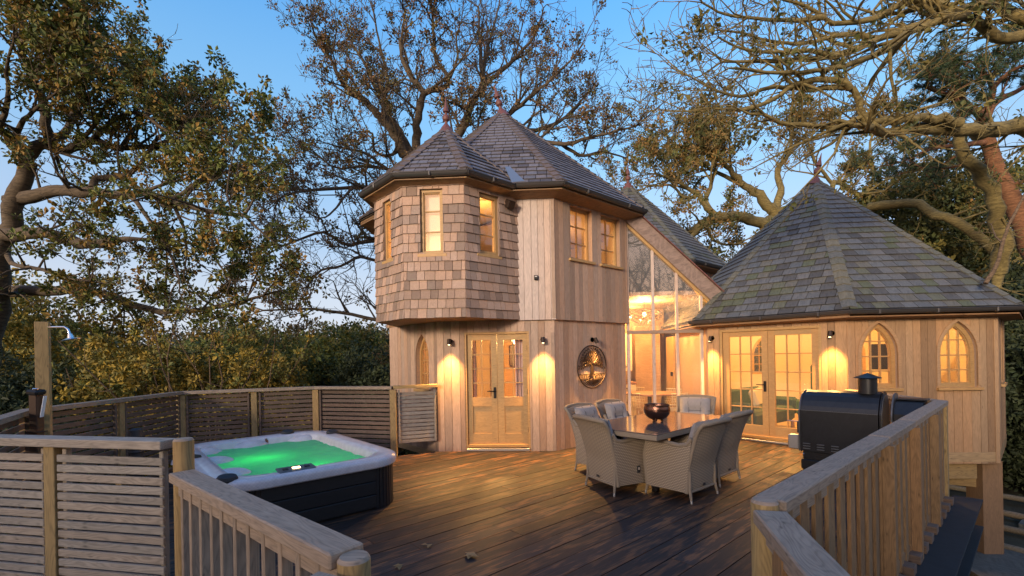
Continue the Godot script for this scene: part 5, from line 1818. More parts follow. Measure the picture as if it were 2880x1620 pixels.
# ---------- shower post
func build_shower() -> void:
	var o := thing("shower_post", "tall square timber shower post with chrome shower head by the fence", "shower", Vector3(-5.10, 0, -4.52), PI / 4 - 0.12)
	beam(o, "post", Vector3(0, 0, 0), Vector3(0, 2.055, 0), 0.105, 0.105, M.post, Vector3.RIGHT)
	var inv := o.transform.basis.inverse()
	var d := inv * Vector3(1, 0, 0.1)
	var b := MB.new()
	b.tube(PackedVector3Array([d * 0.05 + Vector3(0, 2.0, 0), d * 0.27 + Vector3(0, 1.995, 0), d * 0.31 + Vector3(0, 1.97, 0), d * 0.345 + Vector3(0, 1.89, 0)]), PackedFloat32Array([0.011, 0.011, 0.012, 0.014]), 10)
	part(o, "arm", b.done(), M.chrome)
	var h := MB.new()
	h.lathe([Vector2(0.0, -0.006), Vector2(0.082, -0.006), Vector2(0.085, 0.004), Vector2(0.03, 0.02), Vector2(0.018, 0.06), Vector2(0, 0.065)], 20, Transform3D(Basis.from_euler(Vector3(0, 0, 0.2)), d * 0.35 + Vector3(0, 1.865, 0)))
	part(o, "shower_head", h.done(), M.chrome)
	var m := inv * Vector3(0.10, 0, 0.16)
	part(o, "mixer_column", box_mesh(Vector3(0.085, 1.32, 0.075), 0.006), M.bronze, Transform3D(inv, m + Vector3(0, 0.66, 0)))
	part(o, "mixer_cap", box_mesh(Vector3(0.12, 0.05, 0.11), 0.015), M.iron, Transform3D(inv * Basis.from_euler(Vector3(0.1, 0, -0.12)), m + inv * Vector3(0.012, 0, 0.01) + Vector3(0, 1.345, 0)))
	part(o, "mixer_knob", box_mesh(Vector3(0.05, 0.02, 0.03), 0.008), M.chrome, Transform3D(inv, m + Vector3(0, 1.375, 0.03)))
	part(o, "soap_ledge", box_mesh(Vector3(0.13, 0.012, 0.10), 0.003), M.bronze, Transform3D(inv, m + Vector3(0, 0.95, 0)))
	part(o, "instruction_card", box_mesh(Vector3(0.006, 0.21, 0.07), 0.001), M.paper, Transform3D(inv * Basis.from_euler(Vector3(0, 0.5, -0.14)), m + inv * Vector3(0.075, 0, 0.0) + Vector3(0, 1.20, 0)))

# ---------- the garden under the right edge of the deck
func build_yard() -> void:
	var logs := [[Vector3(8.8, -1.62, -12.37), Vector3(12.6, -1.62, -7.05), "peeled log edging the highest step of the garden path"], [Vector3(8.78, -1.63, -10.07), Vector3(11.0, -1.63, -6.1), "peeled log edging with a sawn end beside the broken slab"], [Vector3(7.75, -1.64, -9.75), Vector3(9.9, -1.64, -6.25), "third peeled log edging, crossing behind the house post"], [Vector3(6.9, -1.65, -9.15), Vector3(9.1, -1.65, -5.4), "lowest peeled log edging in front of the post shoe"]]
	for l in logs:
		var a: Vector3 = l[0]
		var e: Vector3 = l[1]
		var o := thing("log_edging", l[2], "log", (a + e) * 0.5, 0, "peeled log edgings of the path")
		for k in 2:
			var p := a.lerp(e, 0.0 if k == 0 else 0.5) - (a + e) * 0.5
			var q := a.lerp(e, 0.4985 if k == 0 else 1.0) - (a + e) * 0.5
			var b := MB.new()
			b.tube(PackedVector3Array([p, p.lerp(q, 0.5), q]), PackedFloat32Array([0.062, 0.058, 0.060]), 12)
			part(o, "log", b.done(), pick(M.log))
	var slabs := [[[Vector2(8.52, -10.38), Vector2(8.95, -10.1), Vector2(8.45, -9.66), Vector2(8.06, -9.47), Vector2(7.54, -9.10), Vector2(7.1, -9.3), Vector2(7.7, -10.3)], "pale broken stone slab under the log end"], [[Vector2(6.48, -8.27), Vector2(6.68, -8.0), Vector2(6.25, -7.57), Vector2(5.84, -7.28), Vector2(5.56, -7.12), Vector2(5.0, -7.3), Vector2(5.4, -8.3)], "pale broken stone slab beside the black beam"], [[Vector2(6.95, -8.75), Vector2(7.45, -8.1), Vector2(8.3, -6.7), Vector2(7.4, -6.1), Vector2(6.2, -6.9), Vector2(6.30, -7.50), Vector2(6.75, -7.98)], "mossy grey slab in front of the house post"], [[Vector2(9.3, -9.6), Vector2(11.2, -7.6), Vector2(10.8, -6.6), Vector2(9.6, -7.9), Vector2(8.8, -9.2)], "blue grey slab between the upper logs"]]
	for s in slabs:
		var p := PackedVector2Array()
		for q in s[0]: p.append(Vector2(q.x, -q.y))
		var b := MB.new()
		b.prism(p, -1.80, -1.66, Transform3D(Basis(Vector3.RIGHT, Vector3.FORWARD, Vector3.UP), Vector3.ZERO))
		var o := part(self, "stone_slab", b.done(), pick(M.stone))
		tag(o, s[1], "stone slab", "stone slabs of the garden path")

# ---------- trees
class Grower:
	var bark := MB.new()
	var leaves: Array[Transform3D] = []
	var tint := PackedColorArray()
	var r := RandomNumberGenerator.new()
	var kids := [2.6, 3.2, 4.0]       # children per metre on limbs, branches, twigs
	var lens := [1.5, 0.75, 0.36]
	var density := 5.0                # leaf sprays per metre of twig
	var size := 1.0
	var palette: Array = []
	var up := 0.25
	var keep := 1.0
	var thin := 0.008
	var droop := 0.0
	var gap: FastNoiseLite = null

	func grow(p: PackedVector3Array, rad: PackedFloat32Array, level: int, mult := 1.0) -> void:
		bark.tube(p, rad, [9, 6, 4, 3][level], level < 2)
		var l := 0.0
		for i in p.size() - 1: l += p[i].distance_to(p[i + 1])
		if level == 3: return sprays(p, l)
		if level == 2: sprays(p, l * 0.6)
		var n := int(l * kids[level] * mult + r.randf())
		for k in n:
			var t := pow(r.randf_range(0.02, 1.0), 0.8) if level > 0 else pow(r.randf_range(0.04, 1.0), 0.7)
			var f := t * (p.size() - 1)
			var i := mini(int(f), p.size() - 2)
			var at := p[i].lerp(p[i + 1], f - i)
			var rr := lerpf(rad[i], rad[i + 1], f - i)
			var d := (p[i + 1] - p[i]).normalized()
			var side := Vector3(r.randfn(), r.randfn() * 0.8, r.randfn())
			side = (side - d * side.dot(d)).normalized()
			var a := deg_to_rad(r.randf_range(28, 72))
			var dir := (d * cos(a) + side * sin(a) + Vector3.UP * up).normalized()
			var ln: float = lens[level] * r.randf_range(0.55, 1.35) * (1.15 - 0.45 * t)
			limb(at, dir, ln, minf(rr * 0.6, 0.012 + ln * 0.018), level + 1)
		# the limb runs out into a spray of its own
		if level < 2:
			var d2 := (p[-1] - p[-2]).normalized()
			for k in 2: limb(p[-1], (d2 + Vector3(r.randfn(), r.randfn(), r.randfn()) * 0.35).normalized(), lens[level] * r.randf_range(0.5, 0.9), rad[-1] * 0.8, level + 1)

	func limb(at: Vector3, dir: Vector3, ln: float, r0: float, level: int) -> void:
		var n := 4 if level < 3 else 3
		var p := PackedVector3Array([at])
		var rad := PackedFloat32Array([maxf(r0, thin)])
		var d := dir
		var q := at
		for i in range(1, n):
			d = (d + Vector3(r.randfn(), r.randfn() + up * 0.6 - droop, r.randfn()) * 0.26).normalized()
			q += d * ln / (n - 1)
			p.append(q); rad.append(maxf(r0 * (1.0 - 0.72 * i / (n - 1)), thin * 0.6))
		grow(p, rad, level)

	func sprays(p: PackedVector3Array, l: float) -> void:
		var n := int(l * density + r.randf())
		for k in n:
			var f := pow(r.randf(), 0.6) * (p.size() - 1.001)
			var i := int(f)
			var at := p[i].lerp(p[i + 1], f - i)
			var g := gap.get_noise_3dv(at) if gap else 0.0
			if r.randf() > keep + g * 1.2: continue
			spray(at + Vector3(r.randfn(), r.randfn(), r.randfn()) * 0.04)

	func spray(at: Vector3, k := 1.0) -> void:
		var b := Basis.from_euler(Vector3(r.randf() * TAU, r.randf() * TAU, r.randf() * TAU)).scaled(Vector3.ONE * size * k * r.randf_range(0.7, 1.35))
		leaves.append(Transform3D(b, at))
		var c: Array = palette[r.randi() % palette.size()]
		var v := r.randf_range(0.78, 1.25)
		tint.append(Color(c[0] * v, c[1] * v, c[2] * v))

func leaf_spray(count: int, l: float, w: float, spread: float, sd: int) -> ArrayMesh:
	var r := RandomNumberGenerator.new()
	r.seed = sd
	var b := MB.new()
	for k in count:
		var d := Vector3(r.randfn(), r.randfn(), r.randfn()).normalized()
		var s := d.cross(Vector3(r.randfn(), r.randfn(), r.randfn())).normalized()
		var u := d.cross(s) * l * 0.18
		var o := d * spread * r.randf_range(0.1, 0.6)
		var q := r.randf_range(0.6, 1.35)
		var m := o + d * l * 0.55 * q
		b.tri(o, m + s * w * 0.5 * q + u, m)
		b.tri(o, m, m - s * w * 0.5 * q + u)
		b.tri(m + s * w * 0.5 * q + u, o + d * l * q, m)
		b.tri(m, o + d * l * q, m - s * w * 0.5 * q + u)
	return b.done()

func needle_spray(sd: int) -> ArrayMesh:
	var r := RandomNumberGenerator.new()
	r.seed = sd
	var b := MB.new()
	for k in 14:
		var d := (Vector3(r.randfn(), r.randfn(), r.randfn()) * 0.6 + Vector3(0, 0.7, 0)).normalized()
		var s := d.cross(Vector3(r.randfn(), r.randfn(), r.randfn())).normalized() * 0.006
		b.tri(-s, s, d * r.randf_range(0.09, 0.15))
	return b.done()

func finish_tree(called: String, label: String, cat: String, t: Grower, bark: Material, spray: Mesh, base: Vector3, group := "") -> Node3D:
	var o := thing(called, label, cat, base, 0, group)
	part(o, "trunk", t.bark.done(), bark, Transform3D(Basis.IDENTITY, -base))
	if t.leaves.size() > 0: crown(o, t, spray, -base)
	return o

func crown(o: Node3D, t: Grower, spray: Mesh, off := Vector3.ZERO) -> void:
	var mm := MultiMesh.new()
	mm.transform_format = MultiMesh.TRANSFORM_3D
	mm.use_colors = true
	mm.mesh = spray
	mm.instance_count = t.leaves.size()
	for i in t.leaves.size():
		mm.set_instance_transform(i, t.leaves[i])
		mm.set_instance_color(i, t.tint[i])
	var c := MultiMeshInstance3D.new()
	c.name = "crown"
	c.multimesh = mm
	c.material_override = M.leaf
	c.position = off
	o.add_child(c, true)

func from_limbs(t: Grower, limbs: Array) -> void:
	for a in limbs:
		var n: int = (a.size() - 3) / 3
		var p := PackedVector3Array()
		for i in n: p.append(Vector3(a[i * 3], a[i * 3 + 1], a[i * 3 + 2]))
		# smooth the limb with a spline and a little gnarl
		var cv := Curve3D.new()
		for i in n:
			var tg := (p[mini(i + 1, n - 1)] - p[maxi(i - 1, 0)]) * 0.17
			cv.add_point(p[i], -tg, tg)
		var s := PackedVector3Array()
		var rad := PackedFloat32Array()
		var m := n * 3
		for i in m:
			var f := i / float(m - 1)
			var q := cv.sample_baked(cv.get_baked_length() * f)
			var r0: float = a[-3]
			var r1: float = a[-2]
			var rr := lerpf(r0, r1, pow(f, 0.85))
			s.append(q + Vector3(t.r.randfn(), t.r.randfn(), t.r.randfn()) * rr * 0.22)
			rad.append(rr * t.r.randf_range(0.92, 1.10))
		if a[-1] > 0.0: t.grow(s, rad, 0, a[-1])
		else: t.bark.tube(s, rad, 12)

func bush(t: Grower, c: Vector3, s: Vector3, n: int, k: float, nz: FastNoiseLite) -> void:   # leaf sprays through a lumpy volume
	var i := 0
	var tries := 0
	while i < n and tries < n * 6:
		tries += 1
		var d := Vector3(t.r.randfn(), t.r.randfn(), t.r.randfn()).normalized()
		var q := pow(t.r.randf(), 0.40)
		var lump := 1.0 + 0.45 * nz.get_noise_3dv(d * 2.2 + c)
		var at := c + d * s * q * lump
		if nz.get_noise_3dv(at * 1.3) < -0.16: continue
		t.spray(at, k)
		i += 1

func build_trees() -> void:
	var left_oak := [
		[-13.72, -0.24, -10.5, -13.15, 2.09, -10.4, -12.69, 4.12, -10.3, -12.3, 5.09, -10.2, -11.9, 5.7, -10.1, -11.64, 6.29, -10, 0.38, 0.15, 0],
		[-12.19, 5.44, -10.2, -10.95, 5.5, -10, -9.81, 5.44, -9.8, -8.97, 5.21, -9.6, -8.35, 5.23, -9.4, -7.57, 4.92, -9.2, -6.6, 4.64, -9, -5.71, 4.44, -8.8, 0.15, 0.035, 1],
		[-12.81, 4.53, -10.3, -12.11, 4.64, -10.12, -11, 4.56, -9.94, -10.3, 4.32, -9.76, -9.62, 4.21, -9.58, -8.88, 4.25, -9.4, 0.17, 0.09, 0.25],
		[-13.89, 3.48, -11, -12.13, 3.45, -10.93, -11.09, 3.44, -10.86, -10.35, 3.23, -10.79, -9.57, 2.94, -10.71, -8.43, 2.83, -10.64, -7.32, 2.9, -10.57, -6.38, 3.12, -10.5, 0.16, 0.03, 1],
		[-11.64, 6.29, -10, -11.18, 6.75, -10.13, -10.95, 6.55, -10.27, -10.39, 6.86, -10.4, -9.82, 6.69, -10.53, -9.19, 6.78, -10.67, -8.22, 6.38, -10.8, 0.13, 0.03, 1],
		[-11.64, 6.29, -10, -11.6, 6.56, -9.73, -11.58, 6.77, -9.47, -11.68, 7.15, -9.2, 0.15, 0.06, 1],
		[-11.19, 6.64, -10, -11.01, 7.13, -10.38, -11.2, 7.85, -10.75, -11.26, 8.7, -11.12, -11.39, 9.6, -11.5, 0.1, 0.03, 1],
		[-9.86, 5.51, -9.8, -9.87, 5.79, -9.96, -9.45, 5.86, -10.12, -9.18, 6.15, -10.28, -8.88, 6.81, -10.44, -8.37, 7.32, -10.6, 0.08, 0.025, 1],
		[-11.03, 6.68, -10, -10.87, 7.3, -9.75, -10.85, 7.87, -9.5, -10.84, 8.41, -9.25, -10.77, 8.86, -9, 0.12, 0.03, 1],
		[-8.59, 5.16, -9.4, -7.92, 4.39, -9.27, -7.49, 3.81, -9.13, -7.19, 3.29, -9, 0.05, 0.02, 1],
		[-6.6, 4.64, -9, -6.45, 4.08, -8.93, -6.34, 3.63, -8.87, -5.99, 3.19, -8.8, 0.04, 0.015, 1],
		[-9.7, 6.63, -10.4, -9.45, 7.41, -10.67, -9.17, 8, -10.93, -8.94, 8.08, -11.2, 0.06, 0.02, 1],
		[-11.25, 7.88, -10.8, -10.99, 8.62, -11.2, -10.78, 9.23, -11.6, -10.61, 9.18, -12, 0.06, 0.02, 1],
		[-12.49, 4.22, -10.3, -11.89, 3.88, -9.97, -10.9, 3.72, -9.65, -10, 3.43, -9.32, -9.09, 3.3, -9, 0.06, 0.02, 1],
		[-7.65, 4.95, -9.3, -7.26, 5.36, -9.53, -6.8, 5.71, -9.77, -6.46, 5.93, -10, 0.05, 0.02, 1],
		[-10.62, 7.74, -9.3, -9.97, 7.88, -9.07, -9.24, 8.04, -8.83, -8.6, 7.89, -8.6, 0.06, 0.02, 1],
		[-10.62, 8.29, -9.1, -10.04, 8.46, -8.93, -9.48, 8.48, -8.77, -9.03, 8.46, -8.6, 0.05, 0.02, 1],
		[-11.68, 6.6, -9.8, -11.03, 6.88, -9.47, -10.35, 6.95, -9.13, -9.55, 7.04, -8.8, 0.06, 0.02, 1],
		[-11.38, 6.68, -9.3, -10.89, 7.17, -9.07, -10.64, 7.55, -8.83, -10.21, 7.94, -8.6, 0.06, 0.02, 1],
		[-10.39, 6.86, -10.4, -9.66, 7.16, -10.15, -8.81, 7.19, -9.9, -8.01, 6.64, -9.65, -7.33, 6.31, -9.4, 0.06, 0.02, 1],
		[-9.21, 6.79, -10.7, -8.37, 6.74, -10.33, -7.48, 6.39, -9.97, -6.73, 5.91, -9.6, 0.05, 0.02, 1],
		[-10.88, 6.52, -10.2, -9.9, 6.84, -9.87, -9.17, 7.2, -9.53, -8.56, 7.26, -9.2, 0.06, 0.02, 1],
	]
	var central_oak := [
		[-4.56, 3.17, -18, -4.56, 6.4, -18, -4.67, 8.83, -18, 0.42, 0.34, 0],
		[-4.67, 8.83, -18, -5.2, 9.79, -17.8, -5.66, 10.56, -17.6, -5.96, 10.85, -17.4, -6.25, 11.22, -17.2, -6.59, 11.39, -17, -6.92, 11.6, -16.8, -7.14, 11.95, -16.6, -7.3, 12.38, -16.4, -7.55, 12.76, -16.2, -7.7, 13.03, -16, 0.24, 0.025, 1],
		[-4.72, 9.1, -18, -5.04, 9.9, -18.19, -5.58, 10.89, -18.38, -6.05, 11.28, -18.56, -5.96, 11.99, -18.75, -6.64, 12.87, -18.94, -6.98, 13.8, -19.12, -7.46, 14.58, -19.31, -7.85, 15.25, -19.5, 0.2, 0.03, 1],
		[-4.62, 9.1, -18, -4.63, 10.41, -17.93, -4.48, 11.28, -17.86, -4.29, 11.76, -17.79, -4.64, 12.27, -17.71, -4.99, 12.93, -17.64, -5.06, 13.68, -17.57, -4.86, 14.67, -17.5, 0.22, 0.03, 1],
		[-4.52, 11.35, -18, -4.18, 11.86, -17.79, -3.44, 11.81, -17.57, -3.18, 12.09, -17.36, -3.6, 12.54, -17.14, -3.64, 13.17, -16.93, -3.63, 14.02, -16.71, -3.65, 14.36, -16.5, 0.13, 0.03, 1],
		[-4.51, 8.93, -18, -3.6, 9.38, -18.12, -2.95, 10.48, -18.25, -2.62, 11.35, -18.38, -2.35, 11.95, -18.5, -2.08, 12.45, -18.62, -2.14, 13.47, -18.75, -2.19, 14.67, -18.88, -2.24, 15.88, -19, 0.24, 0.03, 1],
		[-2.39, 12.12, -18.8, -2.03, 12.63, -19.14, -2.11, 13.63, -19.48, -1.89, 15, -19.82, -1.6, 16.29, -20.16, -1.47, 17.19, -20.5, 0.12, 0.03, 1],
		[-2.1, 12.55, -18.8, -1.41, 12.86, -18.54, -0.72, 13.26, -18.28, -0.06, 13.8, -18.02, 0.26, 14.28, -17.76, 0.37, 14.55, -17.5, 0.11, 0.025, 1],
		[-3.58, 9.32, -18, -1.66, 10.22, -17.83, -0.84, 10.89, -17.67, -0.31, 11.19, -17.5, 0.47, 11.67, -17.33, 0.98, 12.05, -17.17, 1.37, 12.28, -17, 0.16, 0.03, 1],
		[-1.67, 10.31, -18, -0.35, 10.42, -18.38, 0.75, 10.83, -18.75, 1.62, 11.64, -19.12, 2.29, 12.61, -19.5, 0.12, 0.03, 1],
		[-0.88, 10, -18, 0.96, 9.65, -17.88, 2, 9.76, -17.75, 3, 9.91, -17.62, 3.74, 10.02, -17.5, 0.12, 0.03, 1],
		[0.97, 9.71, -18, 1.79, 9.37, -18.4, 2.65, 9.66, -18.8, 3.59, 9.57, -19.2, 0.08, 0.03, 1],
		[-5.79, 10.77, -18, -5.87, 11.42, -17.8, -5.63, 12.15, -17.6, -5.71, 12.98, -17.4, -5.84, 13.74, -17.2, -5.86, 14.27, -17, 0.1, 0.025, 1],
		[-3.15, 11.99, -17.2, -2.79, 12.52, -16.93, -2.78, 13.04, -16.67, -2.53, 13.48, -16.4, 0.06, 0.02, 1],
		[-5.2, 9.82, -18, -5.65, 9.31, -17.5, -6, 9.37, -17, -5.87, 9.73, -16.5, -6.43, 9.52, -16, 0.08, 0.02, 1],
		[-4.78, 8.89, -18, -5.57, 8.73, -17.38, -6.13, 9.06, -16.75, -6.64, 9.01, -16.12, -7.05, 8.94, -15.5, 0.09, 0.02, 1],
		[-2.57, 11.15, -18, -3.01, 11.15, -17.47, -3.33, 11.03, -16.93, -3.41, 11.14, -16.4, 0.07, 0.02, 1],
		[-3.23, 7.92, -18, -5.5, 7.97, -17.12, -6.54, 7.68, -16.25, -7.91, 7.32, -15.38, -8.25, 6.78, -14.5, 0.13, 0.03, 1],
		[-4.11, 6.11, -18, -6.2, 6.14, -17.5, -7.05, 5.84, -17, -7.71, 6.22, -16.5, -8.26, 5.88, -16, -8.85, 5.44, -15.5, 0.12, 0.03, 1],
		[-4.55, 5.28, -18, -6.17, 5.36, -17.5, -6.57, 5.39, -17, -7.26, 4.91, -16.5, -7.58, 4.75, -16, -7.88, 4.08, -15.5, 0.09, 0.03, 1],
		[-4.49, 8.65, -18, -6.44, 8.95, -17.5, -7.41, 8.71, -17, -8.06, 9.16, -16.5, 0.08, 0.025, 1],
		[-4.17, 2.92, -18, -6.22, 3.09, -17.5, -7.18, 3.32, -17, -8.57, 3.46, -16.5, -9.73, 3.37, -16, 0.1, 0.03, 1],
		[-6.24, 7.4, -15.5, -6.66, 6.68, -15.23, -6.99, 6.25, -14.97, -7.36, 6.33, -14.7, 0.05, 0.02, 1],
	]
	var right_oak := [
		[11.32, 1.24, -19, 11.18, 3.89, -19, 10.44, 5.64, -19, 9.37, 7.07, -19, 0.45, 0.3, 0],
		[9.62, 6.73, -19, 8.61, 6.52, -18.5, 7.58, 6.64, -18, 6.65, 6.59, -17.5, 5.75, 6.14, -17, 0.24, 0.15, 0.35],
		[9.31, 7.07, -19, 8.58, 7.77, -18.8, 7.99, 8.05, -18.6, 7.47, 8.52, -18.4, 7.08, 8.84, -18.2, 6.39, 9.49, -18, 0.22, 0.05, 1],
		[9.37, 7.07, -19, 9.74, 8.01, -19.25, 9.71, 8.92, -19.5, 10.32, 9.69, -19.75, 10.6, 10.62, -20, 0.17, 0.05, 1],
		[6.65, 6.59, -17.5, 6.14, 6.89, -17.4, 5.87, 7.29, -17.3, 5.37, 7.58, -17.2, 4.8, 7.87, -17.1, 4.19, 8.04, -17, 0.13, 0.03, 1],
		[6.41, 6.63, -17.5, 6.31, 7.28, -17.88, 6.71, 8.23, -18.25, 6.99, 9.02, -18.62, 7.01, 9.98, -19, 0.11, 0.03, 1],
		[5.91, 7.33, -17.4, 5.29, 7.2, -17.15, 4.8, 7.56, -16.9, 4.38, 7.48, -16.65, 3.8, 7.36, -16.4, 0.07, 0.025, 1],
		[11.18, 3.89, -19, 12.59, 6.82, -18.57, 12.49, 6.88, -18.14, 13.13, 6.85, -17.71, 13.38, 6.7, -17.29, 13.6, 6.21, -16.86, 14.05, 5.72, -16.43, 14.71, 4.7, -16, 0.2, 0.14, 0.3],
		[11.54, 6.4, -19, 11.67, 8.17, -19.17, 12.42, 7.93, -19.33, 13.04, 7.77, -19.5, 13.56, 8.55, -19.67, 13.49, 9.45, -19.83, 13.75, 10.34, -20, 0.14, 0.04, 1],
		[7.94, 8.01, -18.5, 7.32, 8.56, -18.83, 6.53, 9.19, -19.17, 5.77, 9.92, -19.5, 0.09, 0.03, 1],
		[11.76, 8.22, -19.3, 10.86, 8.88, -18.85, 10.31, 9.55, -18.4, 0.08, 0.03, 1],
		[6.16, 6.3, -17.5, 6.58, 5.75, -17.83, 7.39, 5.67, -18.17, 8.29, 6.05, -18.5, 0.06, 0.02, 1],
		[5.75, 6.14, -17, 5.5, 5.84, -17.33, 5.96, 5.54, -17.67, 6.57, 5.21, -18, 0.05, 0.02, 1],
	]
	var leaning_tree := [
		[10.42, 4.46, -8.2, 9.09, 4.86, -8.01, 7.78, 5.04, -7.82, 7.19, 4.97, -7.63, 6.72, 4.88, -7.44, 6.19, 4.82, -7.26, 5.52, 4.8, -7.07, 5.12, 4.68, -6.88, 4.74, 4.58, -6.69, 4.46, 4.58, -6.5, 0.2, 0.055, 1],
		[6.06, 4.83, -7.1, 5.58, 4.87, -6.94, 5.18, 4.79, -6.79, 4.58, 4.7, -6.63, 4.06, 4.57, -6.47, 3.54, 4.55, -6.31, 3.13, 4.52, -6.16, 2.85, 4.56, -6, 0.07, 0.02, 1],
		[4.46, 4.58, -6.5, 4.29, 4.76, -6.45, 4.24, 4.93, -6.4, 4.11, 5.03, -6.35, 3.78, 5.01, -6.3, 3.4, 5.01, -6.25, 3.19, 5.14, -6.2, 0.055, 0.02, 1],
		[9.1, 6.34, -8, 7.84, 6.52, -7.86, 7.29, 6.41, -7.71, 6.89, 6.5, -7.57, 6.5, 6.59, -7.43, 5.98, 6.6, -7.29, 5.56, 6.68, -7.14, 5.12, 6.76, -7, 0.12, 0.04, 1],
		[7.76, 7.15, -7.5, 6.79, 6.74, -7.31, 6.11, 6.47, -7.12, 5.44, 6.17, -6.94, 4.75, 5.9, -6.75, 4.06, 5.58, -6.56, 3.48, 5.45, -6.38, 2.84, 5.34, -6.19, 2.35, 5.25, -6, 0.1, 0.015, 1],
		[6.17, 6.53, -7.2, 5.57, 6.64, -7.09, 5.09, 6.45, -6.97, 4.76, 6.26, -6.86, 4.18, 6.13, -6.74, 3.94, 6.17, -6.63, 3.68, 6.23, -6.51, 3.24, 6.29, -6.4, 0.07, 0.015, 1],
		[6.21, 6.37, -7.1, 5.78, 6.21, -6.89, 5.11, 5.92, -6.67, 4.59, 5.54, -6.46, 3.98, 5.26, -6.24, 3.4, 5.09, -6.03, 2.84, 4.97, -5.81, 2.44, 4.91, -5.6, 0.06, 0.015, 1],
		[4.08, 5, -6.3, 3.85, 5.09, -6.22, 3.34, 5, -6.13, 2.95, 4.76, -6.05, 2.57, 4.62, -5.97, 2.2, 4.61, -5.88, 1.84, 4.55, -5.8, 0.045, 0.01, 1],
		[8.03, 6.97, -7.5, 7.55, 6.67, -7.67, 7.28, 7.04, -7.83, 7.01, 7.42, -8, 0.12, 0.06, 1],
		[4.79, 5.93, -6.8, 4.26, 5.95, -6.68, 3.7, 5.78, -6.56, 3.15, 5.75, -6.44, 2.76, 5.8, -6.32, 2.45, 5.76, -6.2, 0.04, 0.01, 1],
		[3.96, 5.49, -6.4, 3.54, 5.5, -6.28, 3.12, 5.42, -6.15, 2.63, 5.41, -6.03, 2.27, 5.49, -5.9, 0.035, 0.01, 1],
		[3.87, 6.08, -6.5, 3.37, 5.97, -6.38, 2.83, 5.94, -6.25, 2.38, 5.95, -6.12, 2.11, 6.01, -6, 0.035, 0.01, 1],
		[3.37, 4.98, -6.2, 2.98, 4.95, -6.1, 2.56, 4.8, -6, 2.21, 4.85, -5.9, 1.93, 4.94, -5.8, 0.03, 0.01, 1],
		[7.28, 5.36, -8.5, 7.54, 4.95, -8.7, 8.05, 4.67, -8.9, 8.39, 4.22, -9.1, 8.69, 3.57, -9.3, 8.83, 3.04, -9.5, 0.08, 0.14, 0.4],
	]
	var thin_sapling := [
		[6.67, 2.57, -7.4, 6.8, 2.76, -7.4, 6.89, 3.04, -7.4, 7.03, 3.45, -7.4, 7.24, 3.86, -7.4, 7.4, 4.18, -7.4, 0.03, 0.012, 0.6],
	]
	var pine := [
		[14.08, 0.88, -13.5, 13.6, 3.41, -13.5, 13.19, 4.79, -13.5, 12.92, 5.66, -13.5, 12.56, 6.49, -13.5, 12.23, 7.32, -13.5, 12.22, 7.83, -13.5, 0.3, 0.15, 0],
		[12.22, 7.83, -13.5, 11.74, 7.95, -13.2, 11.24, 7.86, -12.9, 10.54, 8.03, -12.6, 9.8, 8.13, -12.3, 0.12, 0.03, 1],
		[12.22, 7.83, -13.5, 12.84, 8.45, -13.77, 13.78, 8.91, -14.03, 14.76, 9.28, -14.3, 0.1, 0.04, 1],
		[12.29, 8.03, -13.5, 12.2, 8.54, -13.23, 11.69, 8.85, -12.97, 11.23, 8.96, -12.7, 0.09, 0.03, 1],
		[12.28, 7.21, -13.5, 11.11, 6.96, -13.03, 10.08, 6.7, -12.57, 9, 6.22, -12.1, 0.08, 0.02, 1],
		[12.56, 6.49, -13.5, 12.34, 6.82, -13.9, 11.92, 6.84, -14.3, 11.57, 7.01, -14.7, 0.07, 0.02, 1],
		[12.45, 8.68, -13.5, 12.7, 8.99, -13.2, 12.87, 8.94, -12.9, 0.07, 0.03, 1],
		[12.83, 5.92, -13.5, 12.92, 6.02, -13.1, 13.06, 5.86, -12.7, 0.07, 0.03, 1],
		[11.65, 7.9, -13.1, 10.99, 8.1, -12.77, 10.63, 8.4, -12.43, 10.09, 8.41, -12.1, 0.06, 0.02, 1],
	]
	var lf := leaf_spray(8, 0.085, 0.05, 0.10, 1)
	var lf_big := leaf_spray(9, 0.085, 0.05, 0.13, 2)
	var t := Grower.new()
	t.r.seed = 1001
	t.palette = [[0.111, 0.136, 0.020], [0.145, 0.150, 0.024], [0.085, 0.112, 0.020], [0.187, 0.145, 0.024], [0.255, 0.150, 0.027], [0.068, 0.093, 0.020]]
	t.kids = [2.3, 2.9, 3.8]
	t.lens = [1.55, 0.80, 0.40]
	t.density = 8.5
	t.keep = 0.50
	t.gap = noise(7, 0.5, 2)
	t.size = 1.05
	from_limbs(t, left_oak)
	finish_tree("oak_tree", "large dark green oak with crooked limbs spreading from the left edge", "tree", t, M.bark, lf, Vector3(-13.7, -2.0, -10.5), "oaks round the treehouse")
	t = Grower.new()
	t.r.seed = 1002
	t.palette = [[0.165, 0.090, 0.035], [0.13, 0.080, 0.032], [0.125, 0.105, 0.031], [0.20, 0.115, 0.034], [0.102, 0.093, 0.025]]
	t.kids = [2.5, 2.9, 3.2]
	t.lens = [1.9, 0.95, 0.48]
	t.density = 3.4
	t.keep = 0.38
	t.gap = noise(9, 0.22, 2)
	t.up = 0.34
	t.size = 1.15
	t.thin = 0.012
	from_limbs(t, central_oak)
	finish_tree("oak_tree", "half bare oak with a few brown leaves rising behind the tower roofs", "tree", t, M.bark, lf, Vector3(-2.0, -2.0, -18.0), "oaks round the treehouse")
	t = Grower.new()
	t.r.seed = 1003
	t.palette = [[0.099, 0.108, 0.025], [0.153, 0.126, 0.029], [0.216, 0.135, 0.036], [0.081, 0.090, 0.022], [0.252, 0.144, 0.036]]
	t.kids = [2.4, 2.8, 3.4]
	t.lens = [1.9, 0.95, 0.5]
	t.density = 5.0
	t.keep = 0.60
	t.gap = noise(13, 0.3, 2)
	t.size = 1.2
	t.thin = 0.012
	from_limbs(t, right_oak)
